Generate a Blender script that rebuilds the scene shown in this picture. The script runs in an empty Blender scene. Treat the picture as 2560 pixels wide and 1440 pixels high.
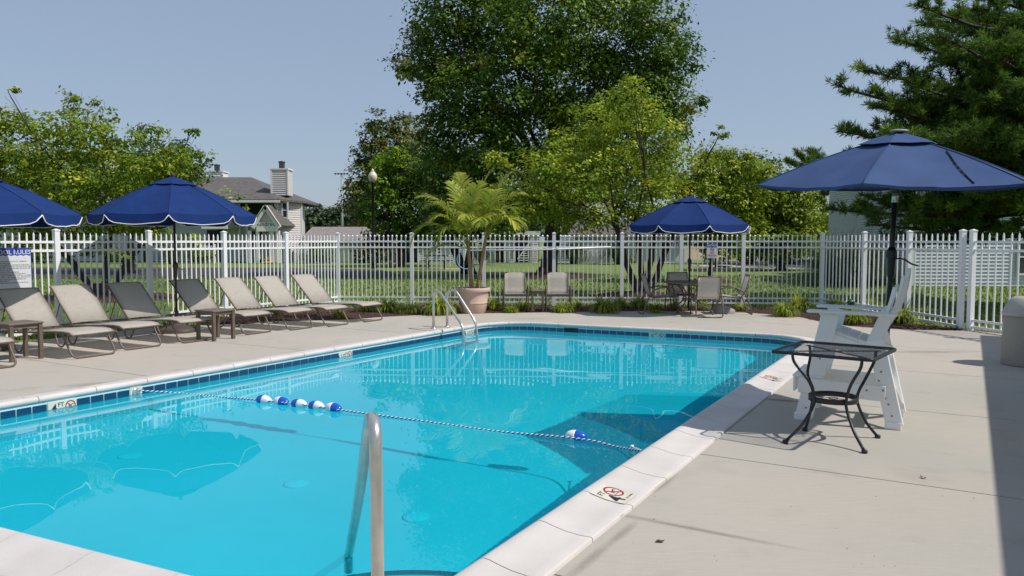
import bpy, bmesh, math, random
import numpy as np
from mathutils import Vector, Matrix, Quaternion
from mathutils.geometry import tessellate_polygon

S = bpy.context.scene
C = S.collection
R = math.radians
rnd = random.Random(7)
PI = math.pi

# ---------------------------------------------------------------- camera
F_PX, CAM_H, PITCH = 1950.0, 1.65, math.atan2(120, 1950)
cam = bpy.data.cameras.new('camera')
cam.sensor_width = 36; cam.lens = 36 * F_PX / 2560; cam.clip_start = .05; cam.clip_end = 2000
camo = bpy.data.objects.new('camera', cam); C.objects.link(camo)
camo.location = (0, 0, CAM_H); camo.rotation_euler = (PI / 2 - PITCH, 0, 0)
S.camera = camo
# ---------------------------------------------------------------- sky, sun, exposure
SUN = Vector((.74, -.21, 1.0)).normalized()
w = bpy.data.worlds.new('World'); S.world = w; w.use_nodes = True
wn = w.node_tree; bg = wn.nodes['Background']
sky = wn.nodes.new('ShaderNodeTexSky'); sky.sky_type = 'NISHITA'; sky.sun_disc = False
sky.sun_elevation = math.asin(SUN.z); sky.sun_rotation = math.atan2(SUN.x, SUN.y)
sky.altitude = 100; sky.air_density = 1.0; sky.dust_density = 1.2; sky.ozone_density = 2.0
hz = wn.nodes.new('ShaderNodeMix'); hz.data_type = 'RGBA'; hz.inputs[0].default_value = .62
hz.inputs[7].default_value = (3.05, 3.72, 4.85, 1)          # even summer haze over the whole dome
wn.links.new(sky.outputs[0], hz.inputs[6]); wn.links.new(hz.outputs[2], bg.inputs[0])
bg.inputs[1].default_value = .108
sl = bpy.data.lights.new('sun', 'SUN'); sl.energy = 3.8; sl.angle = R(.53); sl.color = (1, .95, .88)
sl.cycles.is_caustics_light = True
so = bpy.data.objects.new('sun', sl); C.objects.link(so); so.location = (20, 8, 30)
so.rotation_euler = SUN.to_track_quat('Z', 'Y').to_euler()
S.view_settings.view_transform = 'Standard'; S.view_settings.look = 'None'
S.view_settings.exposure = .14; S.view_settings.gamma = 1; S.view_settings.use_curve_mapping = False
S.cycles.max_bounces = 10; S.cycles.transparent_max_bounces = 12; S.cycles.use_denoising = True
S.cycles.diffuse_bounces = 6; S.cycles.sample_clamp_indirect = 8; S.cycles.caustics_reflective = False

# ---------------------------------------------------------------- helpers: pixels to places
_F = Vector((0, math.cos(PITCH), -math.sin(PITCH))); _U = Vector((0, math.sin(PITCH), math.cos(PITCH)))
def _ray(px, py): return Vector(((px - 1280) / F_PX, 0, 0)) + _U * (-(py - 720) / F_PX) + _F
def G(px, py, z=0.0):
    d = _ray(px, py); t = (z - CAM_H) / d.z
    return Vector((0, 0, CAM_H)) + d * t
def P(px, py, Y):
    d = _ray(px, py); return Vector((0, 0, CAM_H)) + d * (Y / d.y)
UD = Vector((.506, .8625, 0)).normalized()       # along the pool
VD = Vector((UD.y, -UD.x, 0))                    # across, towards the right
ANG_U = math.atan2(UD.y, UD.x); ANG_V = math.atan2(VD.y, VD.x)

# ---------------------------------------------------------------- helpers: materials
def mat(name, col, rough=.6, metal=0, var=0, scale=8, bump=0, bscale=40, col2=None, spec=.5, detail=4, stretch=None, coat=0):
    m = bpy.data.materials.new(name); m.use_nodes = True; nt = m.node_tree; b = nt.nodes['Principled BSDF']
    b.inputs['Base Color'].default_value = (*col, 1); b.inputs['Roughness'].default_value = rough
    b.inputs['Metallic'].default_value = metal; b.inputs['Specular IOR Level'].default_value = spec
    b.inputs['Coat Weight'].default_value = coat
    tc = nt.nodes.new('ShaderNodeTexCoord'); mp = nt.nodes.new('ShaderNodeMapping')
    nt.links.new(tc.outputs['Object'], mp.inputs[0])
    if stretch: mp.inputs['Scale'].default_value = stretch
    if var or col2:
        n = nt.nodes.new('ShaderNodeTexNoise'); n.inputs['Scale'].default_value = scale; n.inputs['Detail'].default_value = detail
        nt.links.new(mp.outputs[0], n.inputs[0])
        mx = nt.nodes.new('ShaderNodeMix'); mx.data_type = 'RGBA'
        rp = nt.nodes.new('ShaderNodeMapRange'); rp.inputs[1].default_value = .3; rp.inputs[2].default_value = .7
        nt.links.new(n.outputs[0], rp.inputs[0]); nt.links.new(rp.outputs[0], mx.inputs[0])
        c2 = col2 or tuple(c * (1 - var) for c in col); c1 = col if col2 else tuple(min(1, c * (1 + var * .6)) for c in col)
        mx.inputs[6].default_value = (*c1, 1); mx.inputs[7].default_value = (*c2, 1)
        nt.links.new(mx.outputs[2], b.inputs['Base Color'])
    if bump:
        n2 = nt.nodes.new('ShaderNodeTexNoise'); n2.inputs['Scale'].default_value = bscale; n2.inputs['Detail'].default_value = 5
        nt.links.new(mp.outputs[0], n2.inputs[0])
        bp = nt.nodes.new('ShaderNodeBump'); bp.inputs['Strength'].default_value = bump; bp.inputs['Distance'].default_value = .01
        nt.links.new(n2.outputs[0], bp.inputs['Height']); nt.links.new(bp.outputs[0], b.inputs['Normal'])
    return m

def leafmat(name, stops, trans=.35, rough=.45):
    m = bpy.data.materials.new(name); m.use_nodes = True; nt = m.node_tree; b = nt.nodes['Principled BSDF']; out = nt.nodes['Material Output']
    a = nt.nodes.new('ShaderNodeAttribute'); a.attribute_name = 'tone'
    r = nt.nodes.new('ShaderNodeValToRGB'); nt.links.new(a.outputs['Fac'], r.inputs[0])
    el = r.color_ramp.elements
    while len(el) < len(stops): el.new(.5)
    for e, (p, c) in zip(el, stops): e.position = p; e.color = (*c, 1)
    nt.links.new(r.outputs[0], b.inputs['Base Color']); b.inputs['Roughness'].default_value = rough
    b.inputs['Specular IOR Level'].default_value = .15
    t = nt.nodes.new('ShaderNodeBsdfTranslucent'); nt.links.new(r.outputs[0], t.inputs[0])
    mx = nt.nodes.new('ShaderNodeMixShader'); mx.inputs[0].default_value = trans
    nt.links.new(b.outputs[0], mx.inputs[1]); nt.links.new(t.outputs[0], mx.inputs[2]); nt.links.new(mx.outputs[0], out.inputs[0])
    return m

# ---------------------------------------------------------------- helpers: meshes and objects
class MB:
    def __init__(s): s.v = []; s.f = []; s.smooth = []
    def add(s, vs, fs, sm=False):
        o = len(s.v); s.v.extend([tuple(v) for v in vs]); s.f.extend([tuple(i + o for i in f) for f in fs]); s.smooth.extend([sm] * len(fs)); return s
    def box(s, c, d, M=None, bev=0):
        x, y, z = d[0] / 2, d[1] / 2, d[2] / 2; c = Vector(c)
        if bev:
            b = min(bev, x * .9, y * .9, z * .9)
            vs = []
            for zz, k in ((-z, b), (-z + b, 0), (z - b, 0), (z, b)):
                X, Y = x - k, y - k
                q = b * .6
                vs += [(-X, -Y + q, zz), (-X + q, -Y, zz), (X - q, -Y, zz), (X, -Y + q, zz), (X, Y - q, zz), (X - q, Y, zz), (-X + q, Y, zz), (-X, Y - q, zz)]
            fs = [tuple(range(7, -1, -1)), tuple(range(24, 32))]
            for r in range(3):
                for i in range(8): a = r * 8 + i; e = r * 8 + (i + 1) % 8; fs.append((a, e, e + 8, a + 8))
        else:
            vs = [(-x, -y, -z), (x, -y, -z), (x, y, -z), (-x, y, -z), (-x, -y, z), (x, -y, z), (x, y, z), (-x, y, z)]
            fs = [(0, 3, 2, 1), (4, 5, 6, 7), (0, 1, 5, 4), (1, 2, 6, 5), (2, 3, 7, 6), (3, 0, 4, 7)]
        vs = [(M @ Vector(v) if M else Vector(v)) + c for v in vs]
        return s.add(vs, fs)
    def beam(s, a, b, wd, th, up=(0, 0, 1), bev=0):
        a, b = Vector(a), Vector(b); d = b - a; L = d.length; d.normalize()
        u = Vector(up); y = u.cross(d); 
        if y.length < 1e-4: y = Vector((1, 0, 0)).cross(d)
        y.normalize(); z = d.cross(y); M = Matrix((d, y, z)).transposed()
        return s.box((a + b) / 2, (L, wd, th), M, bev)
    def tube(s, pts, r, n=8, closed=False, cap=True):
        pts = [Vector(p) for p in pts]; m = len(pts)
        rs = r if isinstance(r, (list, tuple)) else [r] * m
        T = []
        for i in range(m):
            a = pts[i - 1] if (i > 0 or closed) else pts[i]; b = pts[(i + 1) % m] if (i < m - 1 or closed) else pts[i]
            t = (b - a); T.append(t.normalized() if t.length > 1e-9 else Vector((0, 0, 1)))
        nrm = T[0].orthogonal().normalized(); vs = []
        for i in range(m):
            nrm = nrm - T[i] * nrm.dot(T[i])
            nrm = nrm.normalized() if nrm.length > 1e-6 else T[i].orthogonal().normalized()
            bn = T[i].cross(nrm)
            for k in range(n):
                a = 2 * PI * k / n; vs.append(pts[i] + (nrm * math.cos(a) + bn * math.sin(a)) * rs[i])
        fs = []
        for i in range(m if closed else m - 1):
            j = (i + 1) % m
            for k in range(n): k2 = (k + 1) % n; fs.append((i * n + k, i * n + k2, j * n + k2, j * n + k))
        s.add(vs, fs, True)
        if cap and not closed:
            o = len(s.v) - len(vs)
            s.f.append(tuple(o + k for k in range(n - 1, -1, -1))); s.f.append(tuple(o + (m - 1) * n + k for k in range(n))); s.smooth += [False, False]
        return s
    def lathe(s, prof, n=24, c=(0, 0, 0), sm=True):
        vs = [(c[0] + r * math.cos(2 * PI * k / n), c[1] + r * math.sin(2 * PI * k / n), c[2] + z) for r, z in prof for k in range(n)]
        fs = [(i * n + k, i * n + (k + 1) % n, (i + 1) * n + (k + 1) % n, (i + 1) * n + k) for i in range(len(prof) - 1) for k in range(n)]
        s.add(vs, fs, sm)
        o = len(s.v) - len(vs)
        if prof[0][0] > 1e-4: s.f.append(tuple(o + k for k in range(n - 1, -1, -1))); s.smooth.append(False)
        if prof[-1][0] > 1e-4: s.f.append(tuple(o + (len(prof) - 1) * n + k for k in range(n))); s.smooth.append(False)
        return s
    def prism(s, poly, z0, z1, M=None):
        n = len(poly); vs = [(x, y, z0) for x, y in poly] + [(x, y, z1) for x, y in poly]
        fs = [tuple(range(n - 1, -1, -1)), tuple(range(n, 2 * n))] + [(i, (i + 1) % n, (i + 1) % n + n, i + n) for i in range(n)]
        if M: vs = [M @ Vector(v) for v in vs]
        return s.add(vs, fs)
    def mesh(s, name, m):
        me = bpy.data.meshes.new(name); me.from_pydata(s.v, [], s.f)
        if m: me.materials.append(m)
        me.polygons.foreach_set('use_smooth', s.smooth); me.update(); return me
    def build(s, name, m, parent=None, loc=(0, 0, 0), rot=(0, 0, 0)): return obj(name, s.mesh(name, m), parent, loc, rot)

def obj(name, me, parent=None, loc=(0, 0, 0), rot=(0, 0, 0)):
    o = bpy.data.objects.new(name, me); C.objects.link(o); o.location = loc; o.rotation_euler = rot
    if parent: o.parent = parent
    return o
def tag(o, label=None, cat=None, group=None, kind=None):
    for k, v in (('label', label), ('category', cat), ('group', group), ('kind', kind)):
        if v: o[k] = v
    return o
def thing(name, label, cat, loc=(0, 0, 0), rz=0, group=None, rot=None):
    o = bpy.data.objects.new(name, None); C.objects.link(o); o.location = loc; o.rotation_euler = rot or (0, 0, rz)
    o.empty_display_size = .2
    return tag(o, label, cat, group)
def struct(o): o['kind'] = 'structure'; return o
KIDS = {}
def copy_tree(o, label=None, loc=None, rz=None, parent=None):
    c = o.copy(); C.objects.link(c)
    if parent: c.parent = parent
    for ch in o.children: copy_tree(ch, parent=c)
    if label: c['label'] = label
    if loc is not None: c.location = loc
    if rz is not None: c.rotation_euler = (0, 0, rz)
    return c
def arr_mesh(name, V, Fq, m, tone=None, smooth=False):
    """numpy quads -> mesh"""
    me = bpy.data.meshes.new(name); nv, nf, k = len(V), len(Fq), Fq.shape[1]
    me.vertices.add(nv); me.vertices.foreach_set('co', V.astype(np.float32).ravel())
    me.loops.add(nf * k); me.loops.foreach_set('vertex_index', Fq.astype(np.int32).ravel())
    me.polygons.add(nf); me.polygons.foreach_set('loop_start', np.arange(0, nf * k, k, dtype=np.int32))
    me.polygons.foreach_set('loop_total', np.full(nf, k, dtype=np.int32))
    me.materials.append(m)
    if tone is not None:
        a = me.attributes.new('tone', 'FLOAT', 'FACE'); a.data.foreach_set('value', tone.astype(np.float32))
    me.update(calc_edges=True)
    if smooth: me.polygons.foreach_set('use_smooth', np.ones(nf, dtype=bool))
    return me
def smoothpath(pts, n=6):
    """Catmull-Rom through pts"""
    pts = [Vector(p) for p in pts]; out = []
    for i in range(len(pts) - 1):
        p0 = pts[max(0, i - 1)]; p1 = pts[i]; p2 = pts[i + 1]; p3 = pts[min(len(pts) - 1, i + 2)]
        for k in range(n):
            t = k / n
            out.append(.5 * ((2 * p1) + (p2 - p0) * t + (2 * p0 - 5 * p1 + 4 * p2 - p3) * t * t + (3 * p1 - p0 - 3 * p2 + p3) * t ** 3))
    out.append(pts[-1]); return out
def fillet(pts, r, n=5, closed=False):
    """polyline with rounded corners (r may be a list)"""
    pts = [Vector(p) for p in pts]; m = len(pts); out = []
    for i in range(m):
        if not closed and i in (0, m - 1): out.append(pts[i]); continue
        p = pts[i]; a = pts[i - 1]; b = pts[(i + 1) % m]
        rr = r[i] if isinstance(r, (list, tuple)) else r
        da = (a - p); db = (b - p); rr = min(rr, da.length * .49, db.length * .49)
        q0 = p + da.normalized() * rr; q1 = p + db.normalized() * rr
        for k in range(n + 1):
            t = k / n; out.append(q0 * (1 - t) ** 2 + p * 2 * t * (1 - t) + q1 * t * t)
    return out
_TXT = {}
def textmesh(body, size, m, align='CENTER', ext=.0):
    cu = bpy.data.curves.new('lettering', 'FONT'); cu.body = body; cu.size = size; cu.align_x = align; cu.align_y = 'CENTER'; cu.extrude = ext
    cu.offset = size * .012; cu.resolution_u = 2
    o = bpy.data.objects.new('lettering', cu); C.objects.link(o)
    dg = bpy.context.evaluated_depsgraph_get(); me = bpy.data.meshes.new_from_object(o.evaluated_get(dg)); me.name = 'lettering'
    me.materials.clear(); me.materials.append(m)
    bpy.data.objects.remove(o); bpy.data.curves.remove(cu); return me

# ---------------------------------------------------------------- materials
M = {}
M['coping'] = mat('coping_stone', (.60, .56, .53), .6, var=.10, scale=2.5, bump=.25, bscale=160, detail=8)
M['tile'] = mat('glazed_blue_tile', (.008, .045, .115), .12, var=.3, scale=9, coat=.5)
M['marker'] = mat('cream_marker_tile', (.66, .62, .52), .35, var=.05)
M['black'] = mat('black_print', (.02, .02, .022), .5)
M['red'] = mat('red_print', (.35, .02, .03), .5)
M['blueprint'] = mat('blue_print', (.02, .06, .38), .45)
M['skyprint'] = mat('light_blue_print', (.02, .16, .42), .45)
M['signwhite'] = mat('sign_white', (.72, .74, .77), .4)
M['fence'] = mat('white_fence_paint', (.84, .85, .87), .35, var=.04, scale=3)
M['steel'] = mat('stainless_steel', (.62, .59, .55), .3, metal=.75, var=.12, scale=14, bump=.03, bscale=120)
M['bronze'] = mat('bronze_tube', (.13, .098, .075), .42, var=.12, scale=20)
M['resin'] = mat('bronze_table_top', (.16, .125, .10), .5, var=.1)
M['navy'] = mat('navy_canvas', (.007, .030, .135), .85, var=.12, scale=5, bump=.15, bscale=18, spec=.2)
M['navyfade'] = mat('faded_navy_canvas', (.045, .082, .195), .85, var=.14, scale=3, bump=.25, bscale=9, spec=.2)
M['trim'] = mat('white_piping', (.8, .8, .8), .6)
M['pole'] = mat('dark_bronze_pole', (.035, .025, .024), .4)
M['blackiron'] = mat('black_powder_coat', (.012, .012, .014), .38)
M['plastic'] = mat('white_recycled_plastic', (.88, .88, .86), .45, var=.03, scale=4)
M['basegrey'] = mat('grey_umbrella_base', (.30, .29, .28), .6, var=.1)
M['basebrown'] = mat('brown_umbrella_base', (.075, .056, .047), .6, var=.12)
M['bolt'] = mat('bolt_steel', (.25, .25, .27), .4, metal=1)
M['floatblue'] = mat('blue_float', (.005, .085, .52), .25, coat=.3)
M['floatwhite'] = mat('white_float', (.82, .82, .84), .3, coat=.2)
M['ropeblue'] = mat('blue_rope', (.01, .08, .35), .7)
M['ropewhite'] = mat('white_rope', (.78, .78, .72), .7)
M['pot'] = mat('blush_terracotta', (.56, .40, .33), .65, var=.08, scale=5)
M['soil'] = mat('potting_soil', (.03, .02, .014), .9)
M['siding'] = mat('pale_sunlit_siding', (.62, .57, .55), .5, var=.05)  # pale siding with the sun's warmth put into its colour
M['siding_shade'] = mat('shade_tint_siding', (.60, .63, .68), .5, var=.05)  # same kind of siding, blue of open shade put into its colour
M['white'] = mat('white_trim', (.78, .78, .76), .5)
M['roof'] = mat('grey_asphalt_shingle', (.115, .105, .10), .9, var=.3, scale=3, bump=.3, bscale=20)
M['roof_lightened'] = mat('lightened_grey_shingle', (.24, .22, .21), .9, var=.2, scale=3)  # paler copy of the roof shingle, offsets shade on the garage front
M['roofbrown'] = mat('brown_shingle', (.12, .085, .07), .9, var=.3, scale=4)
M['glass_dark'] = mat('window_glass', (.05, .06, .075), .08)
M['dark'] = mat('dark_shade_and_fittings', (.018, .016, .018), .7)  # near-black shade of openings put into the colour; also dark fittings
M['mast'] = mat('galvanised_mast', (.30, .34, .34), .5)
M['globe'] = mat('milky_globe', (.72, .66, .50), .25)
M['asphalt'] = mat('asphalt', (.045, .042, .046), .9, var=.15, scale=2, bump=.2)
M['path'] = mat('pale_path', (.42, .36, .31), .9, var=.1)
M['bark'] = mat('bark', (.055, .042, .034), .9, var=.4, scale=6, bump=.9, bscale=14, stretch=(3, 3, .6))
M['barkred'] = mat('reddish_bark', (.10, .05, .032), .9, var=.4, scale=6, bump=.9, bscale=14, stretch=(3, 3, .6))
M['bin'] = mat('aggregate_bin', (.34, .315, .27), .8, var=.18, scale=120, bump=.3, bscale=150, detail=2)
M['binlid'] = mat('beige_bin_lid', (.42, .40, .36), .5, var=.05)
M['orange'] = mat('orange_plastic', (.7, .25, .02), .5)
M['carpaint'] = mat('pale_car_paint', (.34, .36, .36), .3, coat=.6)
M['rubber'] = mat('black_rubber', (.015, .015, .015), .8)
M['greenpaint'] = mat('dark_green_paint', (.025, .07, .055), .4)
M['hoop'] = mat('pale_blue_hoop', (.20, .48, .68), .4)
M['seam'] = mat('dark_seam', (.01, .014, .03), .9)
# ================================================================= SETTING
# text meshes first, while the scene is small
TX = {}
for key, (body, size, m, al) in {
    '4': ('4', .115, 'black', 'CENTER'), 'FT': ('FT', .06, 'black', 'CENTER'), '41': ('4 1/2', .085, 'black', 'CENTER'), '5': ('5', .115, 'black', 'CENTER'),
    'FTs': ('FT', .042, 'black', 'CENTER'),
    'b4': ('4', .16, 'black', 'CENTER'), 'b41': ('4 1/2', .12, 'black', 'CENTER'), 'bFT': ('FT', .065, 'black', 'CENTER'), 'nd': ('NO DIVING', .03, 'black', 'CENTER'),
    'NOTICE': ('NOTICE', .070, 'signwhite', 'CENTER'), 'NO': ('NO', .07, 'red', 'CENTER'), 'SM': ('SMOKING', .048, 'red', 'CENTER'), 'IN': ('IN POOL AREA', .024, 'black', 'CENTER'),
    'PR': ('POOL RULES', .103, 'signwhite', 'CENTER'),
    'rules': ('NO LIFEGUARD ON DUTY, SWIM AT\nYOUR OWN RISK.\nSHOWER BEFORE ENTERING THE POOL.\nNO ANIMALS IN POOL OR ON POOL DECK.\nNO FOOD OR GLASSWARE IN POOL OR\nON POOL DECK.\nNO DIVING OR RUNNING.\nNO BOISTEROUS OR ROUGH PLAY.\nCHILDREN UNDER THE AGE OF 14 YEARS\nOLD SHALL NOT USE POOL WITHOUT A\nPARENT OR ADULT GUARDIAN IN\nATTENDANCE.\n      PERSONS ALLOWED IN THE POOL.', .0295, 'black', 'LEFT'),
    'Hundred': ('w Hundred', .42, 'greenpaint', 'CENTER')}.items():
    TX[key] = textmesh(body, size, M[m], al)

def nodive_bm(r, m=None):
    ring = MB(); n = 28
    vs = [(q * math.cos(2 * PI * k / n), q * math.sin(2 * PI * k / n), 0) for k in range(n) for q in (r, r * .80)]
    ring.add(vs, [(2 * k, 2 * ((k + 1) % n), 2 * ((k + 1) % n) + 1, 2 * k + 1) for k in range(n)])
    ring.add([(-.62 * r, .50 * r, .0004), (-.50 * r, .62 * r, .0004), (.62 * r, -.50 * r, .0004), (.50 * r, -.62 * r, .0004)], [(0, 2, 1, 0)[:3], (0, 3, 2)])
    return ring
def diver_bm(r):
    b = MB()
    def bar(a, c, wd):
        a, c = Vector((*a, .0008)), Vector((*c, .0008)); d = (c - a).normalized(); p = Vector((-d.y, d.x, 0)) * wd
        b.add([a - p, c - p * .7, c + p * .7, a + p], [(0, 1, 2, 3)])
    bar((-.1 * r, .05 * r), (.45 * r, .3 * r), .07 * r); bar((-.1 * r, .05 * r), (-.45 * r, .05 * r), .05 * r)
    bar((-.1 * r, .05 * r), (-.35 * r, -.25 * r), .05 * r); bar((.45 * r, .3 * r), (.62 * r, .1 * r), .04 * r); bar((-.55 * r, -.42 * r), (.4 * r, -.42 * r), .04 * r)
    return b

# ---- pool outline (outer edge of the coping) ----
def line2(a, b): return (Vector((a.x, a.y)), (Vector((b.x, b.y)) - Vector((a.x, a.y))).normalized())
def isect(l1, l2):
    (p, d), (q, e) = l1, l2; den = d.x * e.y - d.y * e.x; t = ((q - p).x * e.y - (q - p).y * e.x) / den; return p + d * t
Lft = line2(G(0, 1001), G(1167, 811)); Rgt = line2(G(1366.7, 1440), G(1900, 1006))
Far = line2(G(1272, 802.5), G(1860, 830.7)); nr = line2(G(0, 1318, .03), G(479, 1440, .03))
nn = Vector((nr[1].y, -nr[1].x)); nn = nn if nn.y < 0 else -nn
Nea = (nr[0] + nn * .36, nr[1])
cFL, cFR, cNR, cNL = isect(Lft, Far), isect(Rgt, Far), isect(Rgt, Nea), isect(Lft, Nea)
def corner_arc(c, a, b, r, n):
    da = (a - c).normalized(); db = (b - c).normalized(); th = math.acos(max(-1, min(1, da.dot(db)))) / 2
    bis = (da + db).normalized(); cen = c + bis * (r / math.sin(th)); t = r / math.tan(th)
    p0 = c + da * t; p1 = c + db * t
    a0 = math.atan2(p0.y - cen.y, p0.x - cen.x); a1 = math.atan2(p1.y - cen.y, p1.x - cen.x)
    dd = (a1 - a0 + PI) % (2 * PI) - PI
    return [cen + Vector((math.cos(a0 + dd * k / n), math.sin(a0 + dd * k / n))) * r for k in range(n + 1)]
def offset_outline(wd, r=1.25):
    """outline moved inwards by wd: list of (point, inward normal)"""
    cs = [cNL, cFL, cFR, cNR]; pts = []
    for i, c in enumerate(cs):
        rr = (r if i in (1, 2) else .45) 
        pts += corner_arc(c, cs[i - 1], cs[(i + 1) % 4], rr, 12)
    n = len(pts); res = []
    for i in range(n):
        t = (pts[(i + 1) % n] - pts[i - 1]).normalized(); nrm = Vector((t.y, -t.x)); res.append((pts[i], nrm))
    return [p + q * wd for p, q in res]
def resample(pts, step, closed=True):
    pts = pts + [pts[0]] if closed else pts
    seg = [(pts[i + 1] - pts[i]).length for i in range(len(pts) - 1)]; L = sum(seg); n = max(1, round(L / step)); out = []; i = 0; acc = 0
    for k in range(n):
        s_ = L * k / n
        while acc + seg[i] < s_: acc += seg[i]; i += 1
        out.append(pts[i].lerp(pts[i + 1], (s_ - acc) / seg[i]))
    return out, L / n
outl = offset_outline(0)
# pool shell: walls and floor
WOFF, WZ, FLOORZ = .345, -.115, -1.12
mb = MB(); wl = offset_outline(WOFF); n = len(wl)
for zt, zb in ((-.03, -.45), (-.45, FLOORZ)):
    mb.add([(p.x, p.y, zt) for p in wl] + [(p.x, p.y, zb) for p in wl], [(i, (i + 1) % n, (i + 1) % n + n, i + n) for i in range(n)], True)
mb.add([(p.x, p.y, FLOORZ) for p in wl], [tuple(range(n))])
def plaster():
    m = mat('pool_plaster', (.62, .81, .88), .7, col2=(.50, .73, .80), scale=.6, bump=0); nt = m.node_tree
    return m
M['plaster'] = plaster()
shell = struct(mb.build('pool', M['plaster']))
shell.cycles.is_caustics_receiver = True
# roman step in front of the near wall, with a tiled nose
cst = Vector(((cNL.x + cNR.x) / 2, 0)); sc_ = P(965, 1428, 4.62)
mb = MB(); ctr = Vector((-.55, 3.30)); rad = 1.06; pts = []
for k in range(25):
    a = ANG_V + PI * k / 24; pts.append((ctr.x + rad * math.cos(a), ctr.y + rad * math.sin(a)))
mb.prism(pts, FLOORZ, -.42); st = mb.build('step', M['plaster'], shell); st.cycles.is_caustics_receiver = True
for k in range(40):
    a = ANG_V + PI * (k + .5) / 40
    b = MB(); b.box((0, 0, 0), (.088, .05, .012)); o = b.build('step_tile', M['tile'], shell, (ctr.x + (rad - .03) * math.cos(a), ctr.y + (rad - .03) * math.sin(a), -.413), (0, 0, a + PI / 2))
# coping stones: each one swept along the outline
prof = [(0, -.09), (0, 0), (.012, .006), (.08, .004), (.17, .012), (.25, .028), (.295, .040), (.33, .043), (.355, .034), (.368, .014), (.366, -.008), (.352, -.026), (.335, -.034)]
base, st_len = resample(outl, .0305)     # fine samples along the outer edge
N = len(base)
def inner_normals(pts):
    n = len(pts); r = []
    for i in range(n):
        t = (pts[(i + 1) % n] - pts[i - 1]).normalized(); r.append(Vector((t.y, -t.x)))
    return r
nrmB = inner_normals(base); per = 20; nst = round(N / per)
mk_right = Vector(G(1556, 1238).xy); mk_right2 = Vector(G(1947, 945).xy)
marker_jobs = []
for sidx in range(nst):
    i0 = round(N * sidx / nst); i1 = round(N * (sidx + 1) / nst); ids = list(range(i0, i1 + 1))
    straight = all((nrmB[i % N] - nrmB[i0 % N]).length < .002 for i in ids)
    if straight: ids = [i0, i1]
    b = MB(); rows = []
    for q, i in enumerate(ids):
        p, nm = base[i % N], nrmB[i % N]
        nxt = base[(ids[1] if q == 0 else ids[-2]) % N]
        if q in (0, len(ids) - 1): p = p + (nxt - p).normalized() * .0035
        rows.append([(p.x + nm.x * a, p.y + nm.y * a, z) for a, z in prof])
    k = len(prof); vs = [v for r in rows for v in r]
    fs = [(j * k + a, j * k + a + 1, (j + 1) * k + a + 1, (j + 1) * k + a) for j in range(len(rows) - 1) for a in range(k - 1)]
    b.add(vs, fs, True); b.add(rows[0], [tuple(range(k))]); b.add(rows[-1], [tuple(range(k - 1, -1, -1))])
    b.build('coping_stone', M['coping'], shell)
M['mortar'] = mat('dark_mortar', (.30, .28, .25), .9)
b = MB(); r1 = [(p.x + q.x * .005, p.y + q.y * .005) for p, q in zip(base, nrmB)]; r2 = [(p.x + q.x * .34, p.y + q.y * .34) for p, q in zip(base, nrmB)]
rm = [(p.x + q.x * .2, p.y + q.y * .2) for p, q in zip(base, nrmB)]
b.add([(x, y, -.006) for x, y in r1] + [(x, y, .006) for x, y in rm] + [(x, y, .030) for x, y in r2], [(i, (i + 1) % N, (i + 1) % N + N, i + N) for i in range(N)] + [(i + N, (i + 1) % N + N, (i + 1) % N + 2 * N, i + 2 * N) for i in range(N)])
b.build('mortar_bed', M['mortar'], shell)
# waterline tiles and their markers
tp, tl = resample(offset_outline(WOFF), .1524); nt_ = len(tp); tn = inner_normals(tp)
b = MB(); b.box((0, 0, 0), (tl - .013, .010, .122), bev=.003); tile_me = b.mesh('waterline_tile', M['tile'])
def near_idx(px, py): 
    g = G(px, py, -.08); return min(range(nt_), key=lambda i: ((tp[i] + tp[(i + 1) % nt_]) / 2 - Vector((g.x, g.y))).length)
marks = [(near_idx(125, 1012), '4'), (near_idx(852, 888), '41'), (near_idx(1168, 830), '41'), (near_idx(1650, 833), '5')]
skim = near_idx(1436, 817); hookL = near_idx(348, 975)
skip = {hookL}
for i, _ in marks: skip |= {i, (i + 1) % nt_, (i - 0) % nt_}
skip |= {skim, (skim + 1) % nt_}
def wall_frame(i):
    p = (tp[i] + tp[(i + 1) % nt_]) / 2; d = (tp[(i + 1) % nt_] - tp[i]).normalized(); nm = Vector((d.y, -d.x))
    return p, d, nm
for i in range(nt_):
    if i in skip: continue
    p, d, nm = wall_frame(i)
    o = obj('waterline_tile', tile_me, shell, (p.x + nm.x * .006, p.y + nm.y * .006, -.112), (0, 0, math.atan2(d.y, d.x))); o.cycles.is_caustics_receiver = True
def marker(i, key):
    p1, d1, n1 = wall_frame(i); p2, _, _ = wall_frame((i + 1) % nt_); p = (p1 + p2) / 2
    # the outline runs clockwise seen from above: d points to the viewer's right on the walls we face
    rz = math.atan2(d1.y, d1.x)
    o = thing('depth_marker', None, None, (p.x + n1.x * .006, p.y + n1.y * .006, -.112), rot=(PI / 2, 0, rz)); o.parent = shell
    bb = MB(); bb.box((0, 0, 0), (tl * 2 - .01, .140, .010)); bb.build('plate', M['marker'], o)
    obj('depth_figure', TX['4' if key == '4' else key], o, (-.085, .0, .0062)); obj('unit_lettering', TX['FT' if key != '41' else 'FTs'], o, (-.015 if key != '41' else .005, .032, .0062))
    nodive_bm(.055).build('no_diving_ring', M['red'], o, (.085, .006, .0062)); diver_bm(.055).build('diver_figure', M['black'], o, (.085, .006, .0064))
for i, k in marks: marker(i, k)
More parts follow.
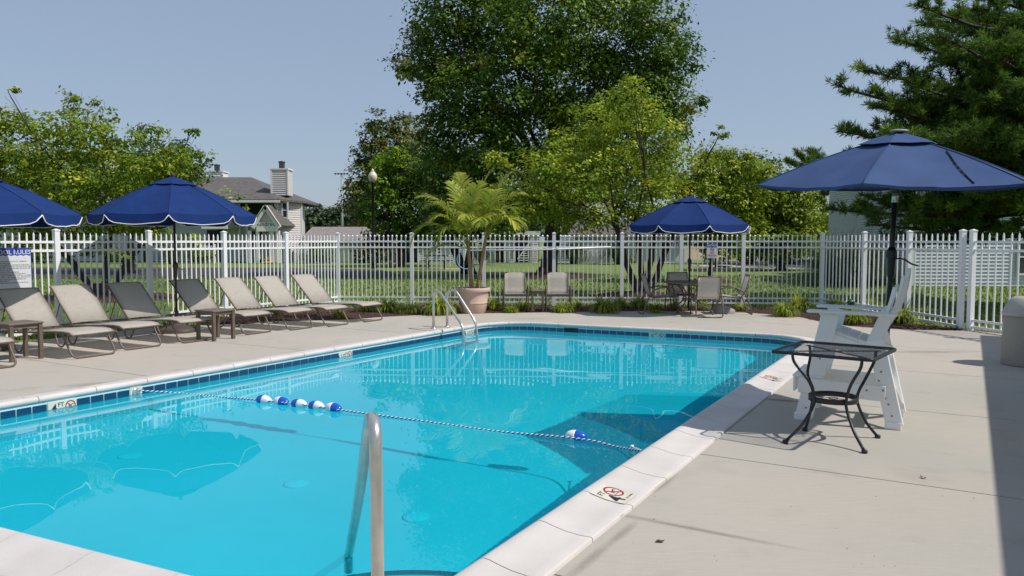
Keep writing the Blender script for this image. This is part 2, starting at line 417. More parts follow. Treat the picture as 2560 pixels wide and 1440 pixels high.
# skimmer mouth
p1, d1, n1 = wall_frame(skim); p2, _, _ = wall_frame((skim + 1) % nt_); p = (p1 + p2) / 2
b = MB(); b.box((0, .002, 0), (.30, .012, .15)); sk_ = b.build('skimmer_mouth', M['dark'], shell, (p.x, p.y, -.112), (0, 0, math.atan2(d1.y, d1.x)))
b = MB(); b.box((.09, -.010, .0), (.11, .006, .11)); b.build('skimmer_weir', M['blackiron'], sk_)
# rope hook on the left wall
p1, d1, n1 = wall_frame(hookL); hookP = Vector((p1.x + n1.x * .03, p1.y + n1.y * .03, -.07))
o = thing('rope_hook', None, None, (p1.x + n1.x * .002, p1.y + n1.y * .002, -.09), rot=(PI / 2, 0, math.atan2(d1.y, d1.x))); o.parent = shell
MB().box((0, 0, 0), (tl - .01, .14, .008)).build('plate', M['marker'], o); MB().lathe([(.045, .004), (.045, .012), (.03, .018), (.012, .010)], 16).build('cup', M['steel'], o)
# floor inlets
M['inlet'] = mat('pale_inlet_cover', (.68, .88, .95), .5)
for k, (px, py) in enumerate([(325, 1140), (740, 1210), (1040, 1293), (955, 978), (1530, 1041)]):
    g0 = G(px, py, WZ); d = (g0 - camo.location).normalized(); hr = Vector((d.x, d.y)); s_ = hr.length / 1.333; t_ = math.tan(math.asin(s_)) * (WZ - FLOORZ)
    q = Vector((g0.x, g0.y)) + hr.normalized() * t_
    MB().lathe([(.105, .0), (.105, .012), (.085, .02), (.001, .022)], 24).build('floor_inlet', M['inlet'], shell, (q.x, q.y, FLOORZ + .001)).cycles.is_caustics_receiver = True

# ---- water: one glassy sheet with small real ripples ----
def glass_water():
    m = bpy.data.materials.new('pool_water'); m.use_nodes = True; nt = m.node_tree; nt.nodes.clear()
    out = nt.nodes.new('ShaderNodeOutputMaterial'); g = nt.nodes.new('ShaderNodeBsdfGlass'); g.inputs['Roughness'].default_value = 0; g.inputs['IOR'].default_value = 1.333
    g.inputs[0].default_value = (.30, .905, .985, 1); nt.links.new(g.outputs[0], out.inputs[0])
    r = nt.nodes.new('ShaderNodeBsdfRefraction'); r.inputs['Roughness'].default_value = 0; r.inputs['IOR'].default_value = 1.333; r.inputs[0].default_value = WATER_TINT
    gl = nt.nodes.new('ShaderNodeBsdfGlossy'); gl.inputs['Roughness'].default_value = 0; gl.inputs[0].default_value = (1, 1, 1, 1)
    fr = nt.nodes.new('ShaderNodeFresnel'); fr.inputs[0].default_value = 1.333
    mx = nt.nodes.new('ShaderNodeMixShader'); nt.links.new(fr.outputs[0], mx.inputs[0]); nt.links.new(r.outputs[0], mx.inputs[1]); nt.links.new(gl.outputs[0], mx.inputs[2])
    df = nt.nodes.new('ShaderNodeBsdfDiffuse'); df.inputs[0].default_value = (.03, .60, .84, 1); m2 = nt.nodes.new('ShaderNodeMixShader'); m2.inputs[0].default_value = .12; nt.links.new(mx.outputs[0], m2.inputs[1]); nt.links.new(df.outputs[0], m2.inputs[2])   # cyan share for scatter in the water, added to lighten its shadows
    nt.links.new(m2.outputs[0], out.inputs[0]); nt.nodes.remove(g)
    return m
WATER_TINT = (.14, .94, 1.0, 1)
M['water'] = glass_water()
us = [Vector((*c, 0)).dot(UD) for c in (cFL, cFR, cNR, cNL)]; vs_ = [Vector((*c, 0)).dot(VD) for c in (cFL, cFR, cNR, cNL)]
u0, u1, v0, v1 = min(us) - .05, max(us) + .05, min(vs_) - .05, max(vs_) + .05
nu, nv = 300, 150
uu, vv = np.meshgrid(np.linspace(u0, u1, nu), np.linspace(v0, v1, nv), indexing='ij')
X = uu * UD.x + vv * VD.x; Y = uu * UD.y + vv * VD.y
rg = np.random.RandomState(3); H = np.zeros_like(X)
for k in range(26):
    a = rg.uniform(0, 2 * PI); wl_ = rg.uniform(.22, 1.3); kx, ky = 2 * PI / wl_ * math.cos(a), 2 * PI / wl_ * math.sin(a)
    H += .000095 * wl_ ** 1.2 * np.sin(kx * X + ky * Y + rg.uniform(0, 6.28))
patch = .35 + 1.1 * np.clip(.5 + .5 * np.sin(.55 * X + .4) * np.cos(.42 * Y + 1.9), 0, 1)
H *= patch
V_ = np.stack([X, Y, H + WZ], -1).reshape(-1, 3)
ii, jj = np.meshgrid(np.arange(nu - 1), np.arange(nv - 1), indexing='ij'); a_ = (ii * nv + jj).ravel()
Fq = np.stack([a_, a_ + 1, a_ + nv + 1, a_ + nv], -1)
inside_poly = offset_outline(WOFF + .0)
def inpoly(x, y, poly):
    ins = np.zeros(len(x), bool); n = len(poly)
    for i in range(n):
        a, b = poly[i], poly[i - 1]; c = ((a.y > y) != (b.y > y)) & (x < (b.x - a.x) * (y - a.y) / (b.y - a.y + 1e-12) + a.x); ins ^= c
    return ins
grown = offset_outline(WOFF - .14)
cen = V_[Fq].mean(1); keep = inpoly(cen[:, 0], cen[:, 1], grown)
if (cFR - cFL).length and V_[Fq[0]].shape: pass
wat = obj('pool_water', arr_mesh('pool_water', V_, Fq[keep], M['water'], smooth=True)); struct(wat); wat.cycles.is_caustics_caster = True

# ---- deck slabs ----
def deckmat():
    m = mat('broomed_concrete', (.52, .475, .41), .85, bump=.35, bscale=190); nt = m.node_tree; b = nt.nodes['Principled BSDF']
    tc = nt.nodes.new('ShaderNodeTexCoord')
    def nz(sc, det=4, stretch=None):
        n = nt.nodes.new('ShaderNodeTexNoise'); n.inputs['Scale'].default_value = sc; n.inputs['Detail'].default_value = det
        if stretch:
            mp = nt.nodes.new('ShaderNodeMapping'); mp.inputs['Rotation'].default_value = (0, 0, -ANG_V); mp.inputs['Scale'].default_value = stretch
            nt.links.new(tc.outputs['Object'], mp.inputs[0]); nt.links.new(mp.outputs[0], n.inputs[0])
        else: nt.links.new(tc.outputs['Object'], n.inputs[0])
        return n
    def ramp(n, a, c, lo, hi):
        r = nt.nodes.new('ShaderNodeMapRange'); r.inputs[1].default_value = a; r.inputs[2].default_value = c; r.inputs[3].default_value = lo; r.inputs[4].default_value = hi
        nt.links.new(n.outputs[0], r.inputs[0]); return r
    def mix(fac, c1, c2, typ='MIX'):
        x = nt.nodes.new('ShaderNodeMix'); x.data_type = 'RGBA'; x.blend_type = typ
        for s_, v in ((x.inputs[0], fac), (x.inputs[6], c1), (x.inputs[7], c2)):
            if hasattr(v, 'outputs'): nt.links.new(v.outputs[2] if v.bl_idname == 'ShaderNodeMix' else v.outputs[0], s_)
            elif isinstance(v, (int, float)): s_.default_value = v
            else: s_.default_value = (*v, 1)
        return x
    big = mix(ramp(nz(.55, 5), .35, .65, 0, 1), (.475, .435, .375), (.385, .375, .330))
    pink = mix(ramp(nz(.22, 2), .45, .65, 0, .8), big, (.50, .425, .365))
    strk = mix(ramp(nz(6, 4, (1, 9, 1)), .3, .7, .0, .55), pink, (.37, .345, .30))
    blot = mix(ramp(nz(2.3, 7), .56, .72, 0, .55), strk, (.31, .285, .245))
    fine = mix(ramp(nz(150, 3), .3, .7, 0, .5), blot, (.40, .37, .32))
    nt.links.new(fine.outputs[2], b.inputs['Base Color'])
    return m
M['deck'] = deckmat()
fenceP0 = Vector((-4.48, 20.1)); fdir = Vector((.477, .879)).normalized(); fn = Vector((fdir.y, -fdir.x))
le = fenceP0 + fn * .55
deck_edge = [G(680, 804).xy, G(872, 799).xy, G(955, 792.5).xy, G(1083, 786).xy, G(1230, 783).xy, G(1430, 780).xy, G(1591, 778).xy, G(1740, 777.5).xy, G(1855, 781).xy, G(1935, 786.5).xy, G(2000, 793).xy, G(2062, 807).xy, G(2122, 815).xy, G(2200, 821).xy, G(2272, 824).xy, G(2385, 825).xy, Vector((8.35, 14.18)), Vector((9.9, 11.4)), Vector((10.6, 9.0)), Vector((9, -3)), Vector((-11, -3)), le - fdir * 17, le - fdir * 6]
deck_edge = [Vector(p) for p in deck_edge]
hole = offset_outline(-.022)
tess = tessellate_polygon([[Vector((p.x, p.y, 0)) for p in deck_edge], [Vector((p.x, p.y, 0)) for p in hole]])
allp = [Vector((p.x, p.y, 0)) for p in deck_edge] + [Vector((p.x, p.y, 0)) for p in hole]
bm0 = bmesh.new(); bv = [bm0.verts.new(p) for p in allp]
for t in tess:
    try: bm0.faces.new([bv[i] for i in t])
    except ValueError: pass
bmesh.ops.recalc_face_normals(bm0, faces=bm0.faces)
for f in bm0.faces:
    if f.normal.z < 0: f.normal_flip()
deck = MB().add([(p.x, p.y, -.03) for p in allp], [tuple(t) for t in tess]).build('pool_deck', M['mortar']); struct(deck)
us_j = [-4.2, -1.7, .84, 3.35, 5.855, 8.42, 10.93, 13.4, 15.9, 18.4, 24]
vmid = Vector((*((cFL + cFR) / 2), 0)).dot(VD)
vcuts = [-30, vmid - 0, 40]
for a, c in zip(us_j[:-1], us_j[1:]):
    for e, f_ in ((-30, vmid), (vmid, 40)):
        b2 = bm0.copy()
        for co, no in ((UD * (a + .006), -UD), (UD * (c - .006), UD), (VD * (e + .003), -VD), (VD * (f_ - .003), VD)):
            bmesh.ops.bisect_plane(b2, geom=b2.verts[:] + b2.edges[:] + b2.faces[:], plane_co=co, plane_no=no, clear_outer=True)
        if len(b2.faces) == 0: b2.free(); continue
        bmesh.ops.dissolve_limit(b2, angle_limit=.01, verts=b2.verts[:], edges=b2.edges[:])
        bmesh.ops.triangulate(b2, faces=b2.faces[:])
        ext = bmesh.ops.extrude_face_region(b2, geom=b2.faces[:])
        bmesh.ops.translate(b2, verts=[v for v in ext['geom'] if isinstance(v, bmesh.types.BMVert)], vec=(0, 0, -.05))
        bmesh.ops.recalc_face_normals(b2, faces=b2.faces[:])
        me = bpy.data.meshes.new('concrete_slab'); b2.to_mesh(me); b2.free(); me.materials.append(M['deck']); obj('concrete_slab', me, deck)
bm0.free()
def stainmat(name, col, dens, sc):
    m = bpy.data.materials.new(name); m.use_nodes = True; nt = m.node_tree; b = nt.nodes['Principled BSDF']; b.inputs['Base Color'].default_value = (*col, 1); b.inputs['Roughness'].default_value = .9
    tc = nt.nodes.new('ShaderNodeTexCoord'); n = nt.nodes.new('ShaderNodeTexNoise'); n.inputs['Scale'].default_value = sc; n.inputs['Detail'].default_value = 8; nt.links.new(tc.outputs['Object'], n.inputs[0])
    g = nt.nodes.new('ShaderNodeTexGradient'); g.gradient_type = 'SPHERICAL'; nt.links.new(tc.outputs['Object'], g.inputs[0])
    mu = nt.nodes.new('ShaderNodeMath'); mu.operation = 'MULTIPLY'; nt.links.new(n.outputs[0], mu.inputs[0]); nt.links.new(g.outputs['Fac'], mu.inputs[1])
    r = nt.nodes.new('ShaderNodeMapRange'); r.inputs[1].default_value = .08; r.inputs[2].default_value = .42; r.inputs[4].default_value = dens; nt.links.new(mu.outputs[0], r.inputs[0]); nt.links.new(r.outputs[0], b.inputs['Alpha']); return m
M['stain_dark'] = stainmat('dirt_stain', (.22, .20, .17), .26, 9); M['stain_rust'] = stainmat('tan_stain', (.36, .25, .13), .6, 7)
for px, py, sx, sy, dz, mm in ((1610, 1298, .75, .05, ANG_V, 'stain_dark'), (1800, 1335, .6, .04, ANG_V, 'stain_dark'), (1955, 1001, .30, .10, ANG_V + .1, 'stain_rust'), (1560, 1330, .28, .05, ANG_U, 'stain_dark'), (1480, 1395, .5, .05, ANG_U, 'stain_dark'), (1660, 1210, .35, .045, ANG_U, 'stain_dark'), (620, 912, .8, .25, .5, 'stain_dark'), (250, 960, .6, .2, .4, 'stain_dark'), (2320, 880, .9, .2, 0, 'stain_dark'), (1330, 797, .8, .12, 0, 'stain_dark')):
    g = G(px, py); o = MB().add([(-1, -1, 0), (1, -1, 0), (1, 1, 0), (-1, 1, 0)], [(0, 1, 2, 3)]).build('stain', M[mm], deck, (g.x, g.y, .0015), (0, 0, dz)); o.scale = (sx, sy, 1)

# ---- ground: lawn sheet with a hole for the deck, reaching the horizon ----
def lawnmat():
    m = mat('lawn', (.10, .15, .03), .9, bump=1.0, bscale=60); nt = m.node_tree; b = nt.nodes['Principled BSDF']; tc = nt.nodes.new('ShaderNodeTexCoord')
    cols = [(.105, .175, .022), (.165, .245, .032), (.25, .28, .055)]
    prev = None
    for k, (sc, lo, hi, c) in enumerate([(.35, .35, .65, cols[1]), (3.2, .45, .7, cols[2]), (26, .5, .68, (.055, .10, .018))]):
        n = nt.nodes.new('ShaderNodeTexNoise'); n.inputs['Scale'].default_value = sc; n.inputs['Detail'].default_value = 6; nt.links.new(tc.outputs['Object'], n.inputs[0])
        r = nt.nodes.new('ShaderNodeMapRange'); r.inputs[1].default_value = lo; r.inputs[2].default_value = hi; nt.links.new(n.outputs[0], r.inputs[0])
        x = nt.nodes.new('ShaderNodeMix'); x.data_type = 'RGBA'; nt.links.new(r.outputs[0], x.inputs[0])
        if prev: nt.links.new(prev.outputs[2], x.inputs[6])
        else: x.inputs[6].default_value = (*cols[0], 1)
        x.inputs[7].default_value = (*c, 1); prev = x
    nt.links.new(prev.outputs[2], b.inputs['Base Color']); return m
M['lawn'] = lawnmat()
big = [Vector((-900, -300, 0)), Vector((900, -300, 0)), Vector((900, 1500, 0)), Vector((-900, 1500, 0))]
hole2 = [Vector((p.x, p.y, 0)) for p in deck_edge]
ts = tessellate_polygon([big, hole2]); pp = big + hole2
lawn = MB().add([(p.x, p.y, -.035) for p in pp], [tuple(t) for t in ts])
lawn = struct(lawn.build('lawn', M['lawn']))
for f in lawn.data.polygons: pass

# ---- mulch beds ----
M['mulch'] = mat('shredded_bark_mulch', (.075, .026, .017), .95, col2=(.028, .011, .009), scale=18, bump=1.0, bscale=60)
def mulch_strip(front, back, name='mulch_bed'):
    b = MB(); n = len(front); rows = 6; vs = []
    for i in range(n):
        for k in range(rows):
            t = k / (rows - 1); p = front[i].lerp(back[i], t); vs.append((p.x, p.y, -.02 + .06 * math.sin(PI * min(1, t * 1.6 + .08)) * .8 + rnd.uniform(-.008, .008)))
    fs = [(i * rows + k, (i + 1) * rows + k, (i + 1) * rows + k + 1, i * rows + k + 1) for i in range(n - 1) for k in range(rows - 1)]
    o = b.add(vs, fs, True).build(name, M['mulch']); return struct(o)
def densify(pts, step):
    out = []
    for a, c in zip(pts[:-1], pts[1:]):
        n = max(1, int((c - a).length / step)); out += [a.lerp(c, k / n) for k in range(n)]
    return out + [pts[-1]]
fr = densify([Vector(G(620, 812).xy)] + deck_edge[:16], .25)
farA, farB = Vector((-4.48, 20.1)), Vector((7.75, 19.5)); rgtB = Vector((8.25, 14.3))
def nearest_on(p, segs, off):
    best = None
    for a, c in segs:
        d = c - a; t = max(0, min(1, (p - a).dot(d) / d.length_squared)); q = a + d * t
        if best is None or (q - p).length < (best - p).length: best = q
    return best + (best - p).normalized() * off
segs = [(fenceP0 - fdir * 8, fenceP0), (farA, farB), (farB, rgtB)]
bk = [nearest_on(p, segs, -.05) for p in fr]
mulch_strip(fr, bk)
def chips(poly_front, poly_back, n, name):
    vs, fs = [], []; b = MB()
    for k in range(n):
        i = rnd.randrange(len(poly_front)); t = rnd.random() ** .8; p = poly_front[i].lerp(poly_back[i], t * .95); p = p + Vector((rnd.uniform(-.12, .12), rnd.uniform(-.12, .12)))
        a = rnd.uniform(0, PI); L = rnd.uniform(.015, .05); d = Vector((math.cos(a), math.sin(a), rnd.uniform(-.5, .5))) * L; e = Vector((-math.sin(a), math.cos(a), rnd.uniform(-.4, .4))) * rnd.uniform(.004, .012)
        c = Vector((p.x, p.y, .0 + .05 * math.sin(PI * min(1, t * 1.5 + .1)) + rnd.uniform(0, .02))); b.add([c - d - e, c + d - e, c + d + e, c - d + e], [(0, 1, 2, 3)])
    o = b.build(name, M['mulch']); return tag(o, 'dark red-brown shredded bark mulch along the fence bed', 'mulch', kind='stuff')
chips(fr, bk, 5200, 'mulch_chips')
# tree rings of mulch
def ring(cx, cy, r, dx=1):
    b = MB(); n = 28; vs = [(cx, cy, .10)]
    for q, z in ((.5, .07), (1, -.03)):
        vs += [(cx + r * q * math.cos(2 * PI * k / n) * (1 + .06 * math.sin(3 * k)) * dx, cy + r * q * math.sin(2 * PI * k / n), z) for k in range(n)]
    fs = [(0, 1 + k, 1 + (k + 1) % n) for k in range(n)] + [(1 + k, 1 + n + k, 1 + n + (k + 1) % n, 1 + (k + 1) % n) for k in range(n)]
    return struct(b.add(vs, fs, True).build('mulch_bed', M['mulch']))
# driveway, road and pale patches
def sheet(pts, name, m, z): return struct(MB().add([(p.x, p.y, z) for p in pts], [tuple(range(len(pts)))]).build(name, m))
sheet([G(-400, 697), G(950, 694), G(1010, 688), G(950, 673), G(700, 668), G(-400, 667)], 'driveway', M['asphalt'], -.028)
sheet([G(1760, 661), G(2600, 683), G(2600, 664), G(2060, 652), G(1760, 652)], 'road', M['asphalt'], -.028)
sheet([G(1650, 655.5), G(1760, 665), G(2330, 686), G(2330, 683.5), G(1780, 662), G(1660, 653.8)], 'sidewalk', M['path'], -.022)
sheet([G(1930, 699), G(1925, 692), G(1985, 693), G(1975, 698)], 'pale_ground_patch', M['path'], -.022)  # pale flat patch on the lawn
sheet([G(1783, 667), G(1800, 660), G(1845, 663), G(1795, 670)], 'pale_ground_patch', M['path'], -.022)
M['dry'] = mat('dry_grass', (.30, .23, .11), .95, var=.2, scale=.4)
sheet([P(1700, 648, 66), P(2700, 648, 66), Vector((160, 300, 0)), Vector((20, 300, 0))], 'dry_field', M['dry'], -.026)
M['earth'] = mat('bare_earth', (.20, .155, .105), .95, col2=(.13, .095, .06), scale=5, bump=.6, bscale=40)
sheet([Vector(p).to_3d() for p in (deck_edge[15], deck_edge[16], (9.9, 11.4), (10.4, 11.7), (9.2, 14.4), (8.3, 14.75))], 'bare_earth', M['earth'], -.02)

# ================================================================= FENCES
pick = MB(); w2 = .0118
pick.add([(x * w2, y * w2, z) for z in (.03, 1.735) for x, y in ((-1, -1), (1, -1), (1, 1), (-1, 1))] + [(0, 0, 1.785)], [(0, 3, 2, 1), (0, 1, 5, 4), (1, 2, 6, 5), (2, 3, 7, 6), (3, 0, 4, 7), (4, 5, 8), (5, 6, 8), (6, 7, 8), (7, 4, 8)])
PICK = pick.mesh('picket', M['fence'])
pk2 = MB(); pk2.add([(x * .0115, y * .0115, z) for z in (.03, 1.72) for x, y in ((-1, -1), (1, -1), (1, 1), (-1, 1))], [(0, 3, 2, 1), (4, 5, 6, 7), (0, 1, 5, 4), (1, 2, 6, 5), (2, 3, 7, 6), (3, 0, 4, 7)])
pk2.lathe([(.006, 1.72), (.022, 1.733), (.026, 1.748), (.020, 1.762), (.001, 1.785)], 8); PICKB = pk2.mesh('picket', M['fence'])
pst = MB(); pst.box((0, 0, .925), (.088, .088, 1.85)); pst.box((0, 0, 1.858), (.102, .102, .02)); pst.add([(-.045, -.045, 1.868), (.045, -.045, 1.868), (.045, .045, 1.868), (-.045, .045, 1.868), (0, 0, 1.89)], [(0, 1, 4), (1, 2, 4), (2, 3, 4), (3, 0, 4)])
POST = pst.mesh('post', M['fence'])
def fence(name, label, posts, pickme, spacing=.118, ang=None, last=True, gate=False):
    root = thing(name, label, 'gate' if gate else 'fence', (0, 0, 0))
    for k, p in enumerate(posts):
        if k == len(posts) - 1 and not last: break
        d = (posts[min(k + 1, len(posts) - 1)] - posts[max(0, k - 1)]); obj('post', POST, root, (p.x, p.y, -.04), (0, 0, math.atan2(d.y, d.x)))
    for a, c in zip(posts[:-1], posts[1:]):
        d = (c - a); L = d.length; d = d / L; az = math.atan2(d.y, d.x)
        n = round((L - .088) / spacing) - 1
        for z in (1.615, 1.465, .185, .065):
            b = MB(); b.box((0, 0, 0), (L - .09, .034, .042)); m_ = (a + c) / 2; b.build('rail', M['fence'], root, (m_.x, m_.y, z), (0, 0, az))
        for k in range(1, n + 1):
            q = a + d * (.044 + (L - .088) * k / (n + 1)); obj('picket', pickme, root, (q.x, q.y, rnd.uniform(-.004, .003)), (rnd.uniform(-.003, .003), rnd.uniform(-.003, .003), az + rnd.uniform(-.03, .03)))
    return root
leftposts = [fenceP0 - fdir * 1.83 * k for k in range(0, 6)]
fence('picket_fence', 'white picket fence behind the row of loungers, holding the pool rules sign', list(reversed(leftposts)), PICK, last=False)
farposts = [farA]
for px in (1030, 1210, 1385, 1555, 1703, 1858):
    kx = (px - 1280) / F_PX; d = farB - farA; t = (kx * farA.y - farA.x) / (d.x - kx * d.y); farposts.append(farA + d * t)
farposts.append(farB)
fence('picket_fence', 'white picket fence across the far side of the deck behind the palm', farposts, PICKB)
rp = [farB]
for px in (2160, 2272):
    kx = (px - 1280) / F_PX; d = rgtB - farB; t = (kx * farB.y - farB.x) / (d.x - kx * d.y); rp.append(farB + d * t)
rp.append(rgtB); 
fence('picket_fence', 'white picket fence coming forward on the right behind the lifeguard chair', rp, PICK, .168)
g0 = rgtB + Vector((.13, -.10)); g1 = g0 + Vector((.40, -1.75)).normalized() * 1.5; g2 = g1 + Vector((.40, -1.75)).normalized() * 1.9
fence('fence_gate', 'white metal picket gate beside the doubled post near the litter bin', [g0, g1, g2], PICK, .150, gate=True)
# ================================================================= POOLSIDE FURNITURE
def slingmat():
    m = mat('beige_sling', (.60, .56, .50), .75); nt = m.node_tree; b = nt.nodes['Principled BSDF']; tc = nt.nodes.new('ShaderNodeTexCoord'); prev = None
    for k, st_ in enumerate([(140, 9, 9), (9, 140, 140)]):
        mp = nt.nodes.new('ShaderNodeMapping'); mp.inputs['Scale'].default_value = st_; nt.links.new(tc.outputs['Object'], mp.inputs[0])
        n = nt.nodes.new('ShaderNodeTexNoise'); n.inputs['Scale'].default_value = 1; n.inputs['Detail'].default_value = 3; nt.links.new(mp.outputs[0], n.inputs[0])
        r = nt.nodes.new('ShaderNodeMapRange'); r.inputs[1].default_value = .42; r.inputs[2].default_value = .62; nt.links.new(n.outputs[0], r.inputs[0])
        x = nt.nodes.new('ShaderNodeMix'); x.data_type = 'RGBA'; nt.links.new(r.outputs[0], x.inputs[0])
        if prev: nt.links.new(prev.outputs[2], x.inputs[6])
        else: x.inputs[6].default_value = (.74, .69, .62, 1)
        x.inputs[7].default_value = ((.60, .55, .49, 1), (.54, .49, .43, 1))[k]; prev = x
    nt.links.new(prev.outputs[2], b.inputs['Base Color'])
    t = nt.nodes.new('ShaderNodeBsdfTranslucent'); t.inputs[0].default_value = (.84, .84, .82, 1); mx = nt.nodes.new('ShaderNodeMixShader'); mx.inputs[0].default_value = .46
    out = nt.nodes['Material Output']; nt.links.new(b.outputs[0], mx.inputs[1]); nt.links.new(t.outputs[0], mx.inputs[2])
    tr = nt.nodes.new('ShaderNodeBsdfTransparent'); m2 = nt.nodes.new('ShaderNodeMixShader'); m2.inputs[0].default_value = .15; nt.links.new(mx.outputs[0], m2.inputs[1]); nt.links.new(tr.outputs[0], m2.inputs[2]); nt.links.new(m2.outputs[0], out.inputs[0])
    return m
M['sling'] = slingmat()
def sling(profile, w, th=.006, sag=.0, n=6):
    """sheet swept across y from a list of (x,z) points"""
    b = MB(); k = len(profile); rows = []
    for side in (0, 1):
        for j in range(n + 1):
            y = -w / 2 + w * j / n; s_ = sag * (1 - (2 * j / n - 1) ** 2)
            for i, (x, z) in enumerate(profile):
                a = Vector(profile[min(i + 1, k - 1)]) - Vector(profile[max(i - 1, 0)]); nx, nz = -a.y / a.length, a.x / a.length
                rows.append((x + nx * (th * (.5 - side) - s_), y, z + nz * (th * (.5 - side) - s_)))
    o = (n + 1) * k; fs = []
    for j in range(n):
        for i in range(k - 1):
            q = (j * k + i, (j + 1) * k + i, (j + 1) * k + i + 1, j * k + i + 1); fs += [q[::-1], tuple(v + o for v in q)]
    for j in range(n): fs += [(j * k, (j + 1) * k, (j + 1) * k + o, j * k + o), (j * k + k - 1, j * k + k - 1 + o, (j + 1) * k + k - 1 + o, (j + 1) * k + k - 1)]
    for i in range(k - 1): fs += [(i, i + 1, i + 1 + o, i + o), (n * k + i, n * k + i + o, n * k + i + 1 + o, n * k + i + 1)]
    b.add(rows, fs, True); return b

# ---- sun lounger: local +x points to the foot end, y across ----
def make_lounger(label):
    root = thing('sun_lounger', label, 'sun lounger', group='beige sling loungers along the left side of the pool')
    W = .64; h = .36; h2 = .29; BX, BZ = -.40, .305; TX_, TZ = -1.00, .90
    f = MB()
    for s in (-1, 1):
        y = s * W / 2
        f.tube(fillet([(-1.10, y, h2 - .03), (-.38, y, h2 + .01), (.55, y, h), (.78, y, h + .005), (.96, y, h - .035)], .12), .0135, 8)
    for x, zz in ((-1.10, h2 - .03), (-.38, h2 + .01), (.95, h - .03)): f.tube([(x, -W / 2, zz), (x, W / 2, zz)], .012, 8)
    f.build('seat_frame', M['bronze'], root)
    # hoop leg at the foot end: sides slant forwards, joined by a bar on the ground
    g = MB(); g.tube(fillet([(.62, -W / 2, h), (.70, -W / 2, h - .03), (.93, -W / 2, .016), (.93, W / 2, .016), (.70, W / 2, h - .03), (.62, W / 2, h)], [0, .05, .09, .09, .05, 0]), .0145, 8); g.build('foot_hoop', M['bronze'], root)
    for s in (-1, 1):
        g = MB(); g.tube(fillet([(-.62, s * W / 2 * .98, h2 - .005), (-.50, s * W / 2 * .98, .016), (-.36, s * W / 2 * .98, .016), (-.20, s * W / 2 * .98, h2 + .02)], .07), .013, 8); g.build('leg', M['bronze'], root)
    sling([(-.36, h2 + .022), (-.1, h2 + .035), (.3, h + .006), (.70, h + .018), (.84, h + .008), (.93, h - .032)], W - .03, sag=.012).build('seat_sling', M['sling'], root)
    b = MB(); bk = fillet([(BX, -W / 2 + .008, BZ), (TX_ + .03, -W / 2 + .008, TZ - .03), (TX_ - .035, -W / 2 + .008, TZ + .0), (TX_ - .035, W / 2 - .008, TZ), (TX_ + .03, W / 2 - .008, TZ - .03), (BX, W / 2 - .008, BZ)], [0, .06, .03, .03, .06, 0], 4)
    b.tube(bk, .013, 8); b.tube([(BX, -W / 2, BZ), (BX, W / 2, BZ)], .011, 8); back = b.build('backrest_frame', M['bronze'], root)
    sling([(BX - .03, BZ + .035), (BX - .3, BZ + .035 + .275), (TX_ + .02, TZ - .02), (TX_ - .028, TZ + .006)], W - .03, sag=.01).build('backrest_sling', M['sling'], root)
    for s in (-1, 1): g = MB(); g.tube([(-.76, s * (W / 2 - .02), .66), (-.98, s * (W / 2 - .03), h2 - .03)], .007, 6); g.build('support_strut', M['pole'], root)
    return root
SL = [(236, 892, 'sun lounger behind the near brown side table, its backrest half shaded'),
      (360, 871, 'sun lounger with mostly sunlit backrest, second full one from the left edge'),
      (495, 854.5, 'sun lounger with a fully shaded blue-grey backrest, just left of the umbrella pole'),
      (645, 834.5, 'sun lounger with a half shaded backrest behind the farther brown side table'),
      (752, 823.5, 'fully sunlit sun lounger third from the ladder end of the row'),
      (845, 814.5, 'fully sunlit sun lounger between two others, second from the ladder end'),
      (932, 803.5, 'fully sunlit sun lounger at the far end of the row beside the mulch bed'),
      (-20, 925, 'sun lounger cut by the left picture edge, only its foot end showing')]
proto = None
for px, py, lab in SL:
    g = G(px, py); g = g - VD * .93; rz = ANG_V + rnd.uniform(-.02, .02)
    if proto is None: proto = make_lounger(lab); proto.location = g; proto.rotation_euler = (0, 0, rz)
    else: copy_tree(proto, lab, g, rz)

# ---- brown side tables ----
def side_table(label, loc, rz, w, d, h, leg=.052, group=None):
    t = thing('side_table', label, 'side table', loc, rz, group)
    b = MB(); b.box((0, 0, h - .0125), (w, d, .025), bev=.006); b.build('table_top', M['resin'], t)
    a = MB(); a.box((0, 0, h - .05), (w - .06, d - .06, .05)); a.build('apron', M['bronze'], t)
    L = MB(); L.box((0, 0, (h - .026) / 2), (leg, leg, h - .026), bev=.004); me = L.mesh('leg', M['bronze'])
    for sx in (-1, 1):
        for sy in (-1, 1): obj('leg', me, t, (sx * (w / 2 - leg / 2 - .012), sy * (d / 2 - leg / 2 - .012), 0))
    return t
gt = 'square brown side tables between the loungers'
side_table('brown side table between the two nearest loungers at the left edge', G(48, 898), ANG_V, .46, .46, .52, group=gt)
side_table('brown side table between the shaded loungers beside the umbrella pole', G(540, 848), ANG_V, .46, .46, .50, group=gt)
side_table('small bronze side table between the two armchairs by the fence', G(1344, 779), .02, .30, .36, .50, leg=.038)

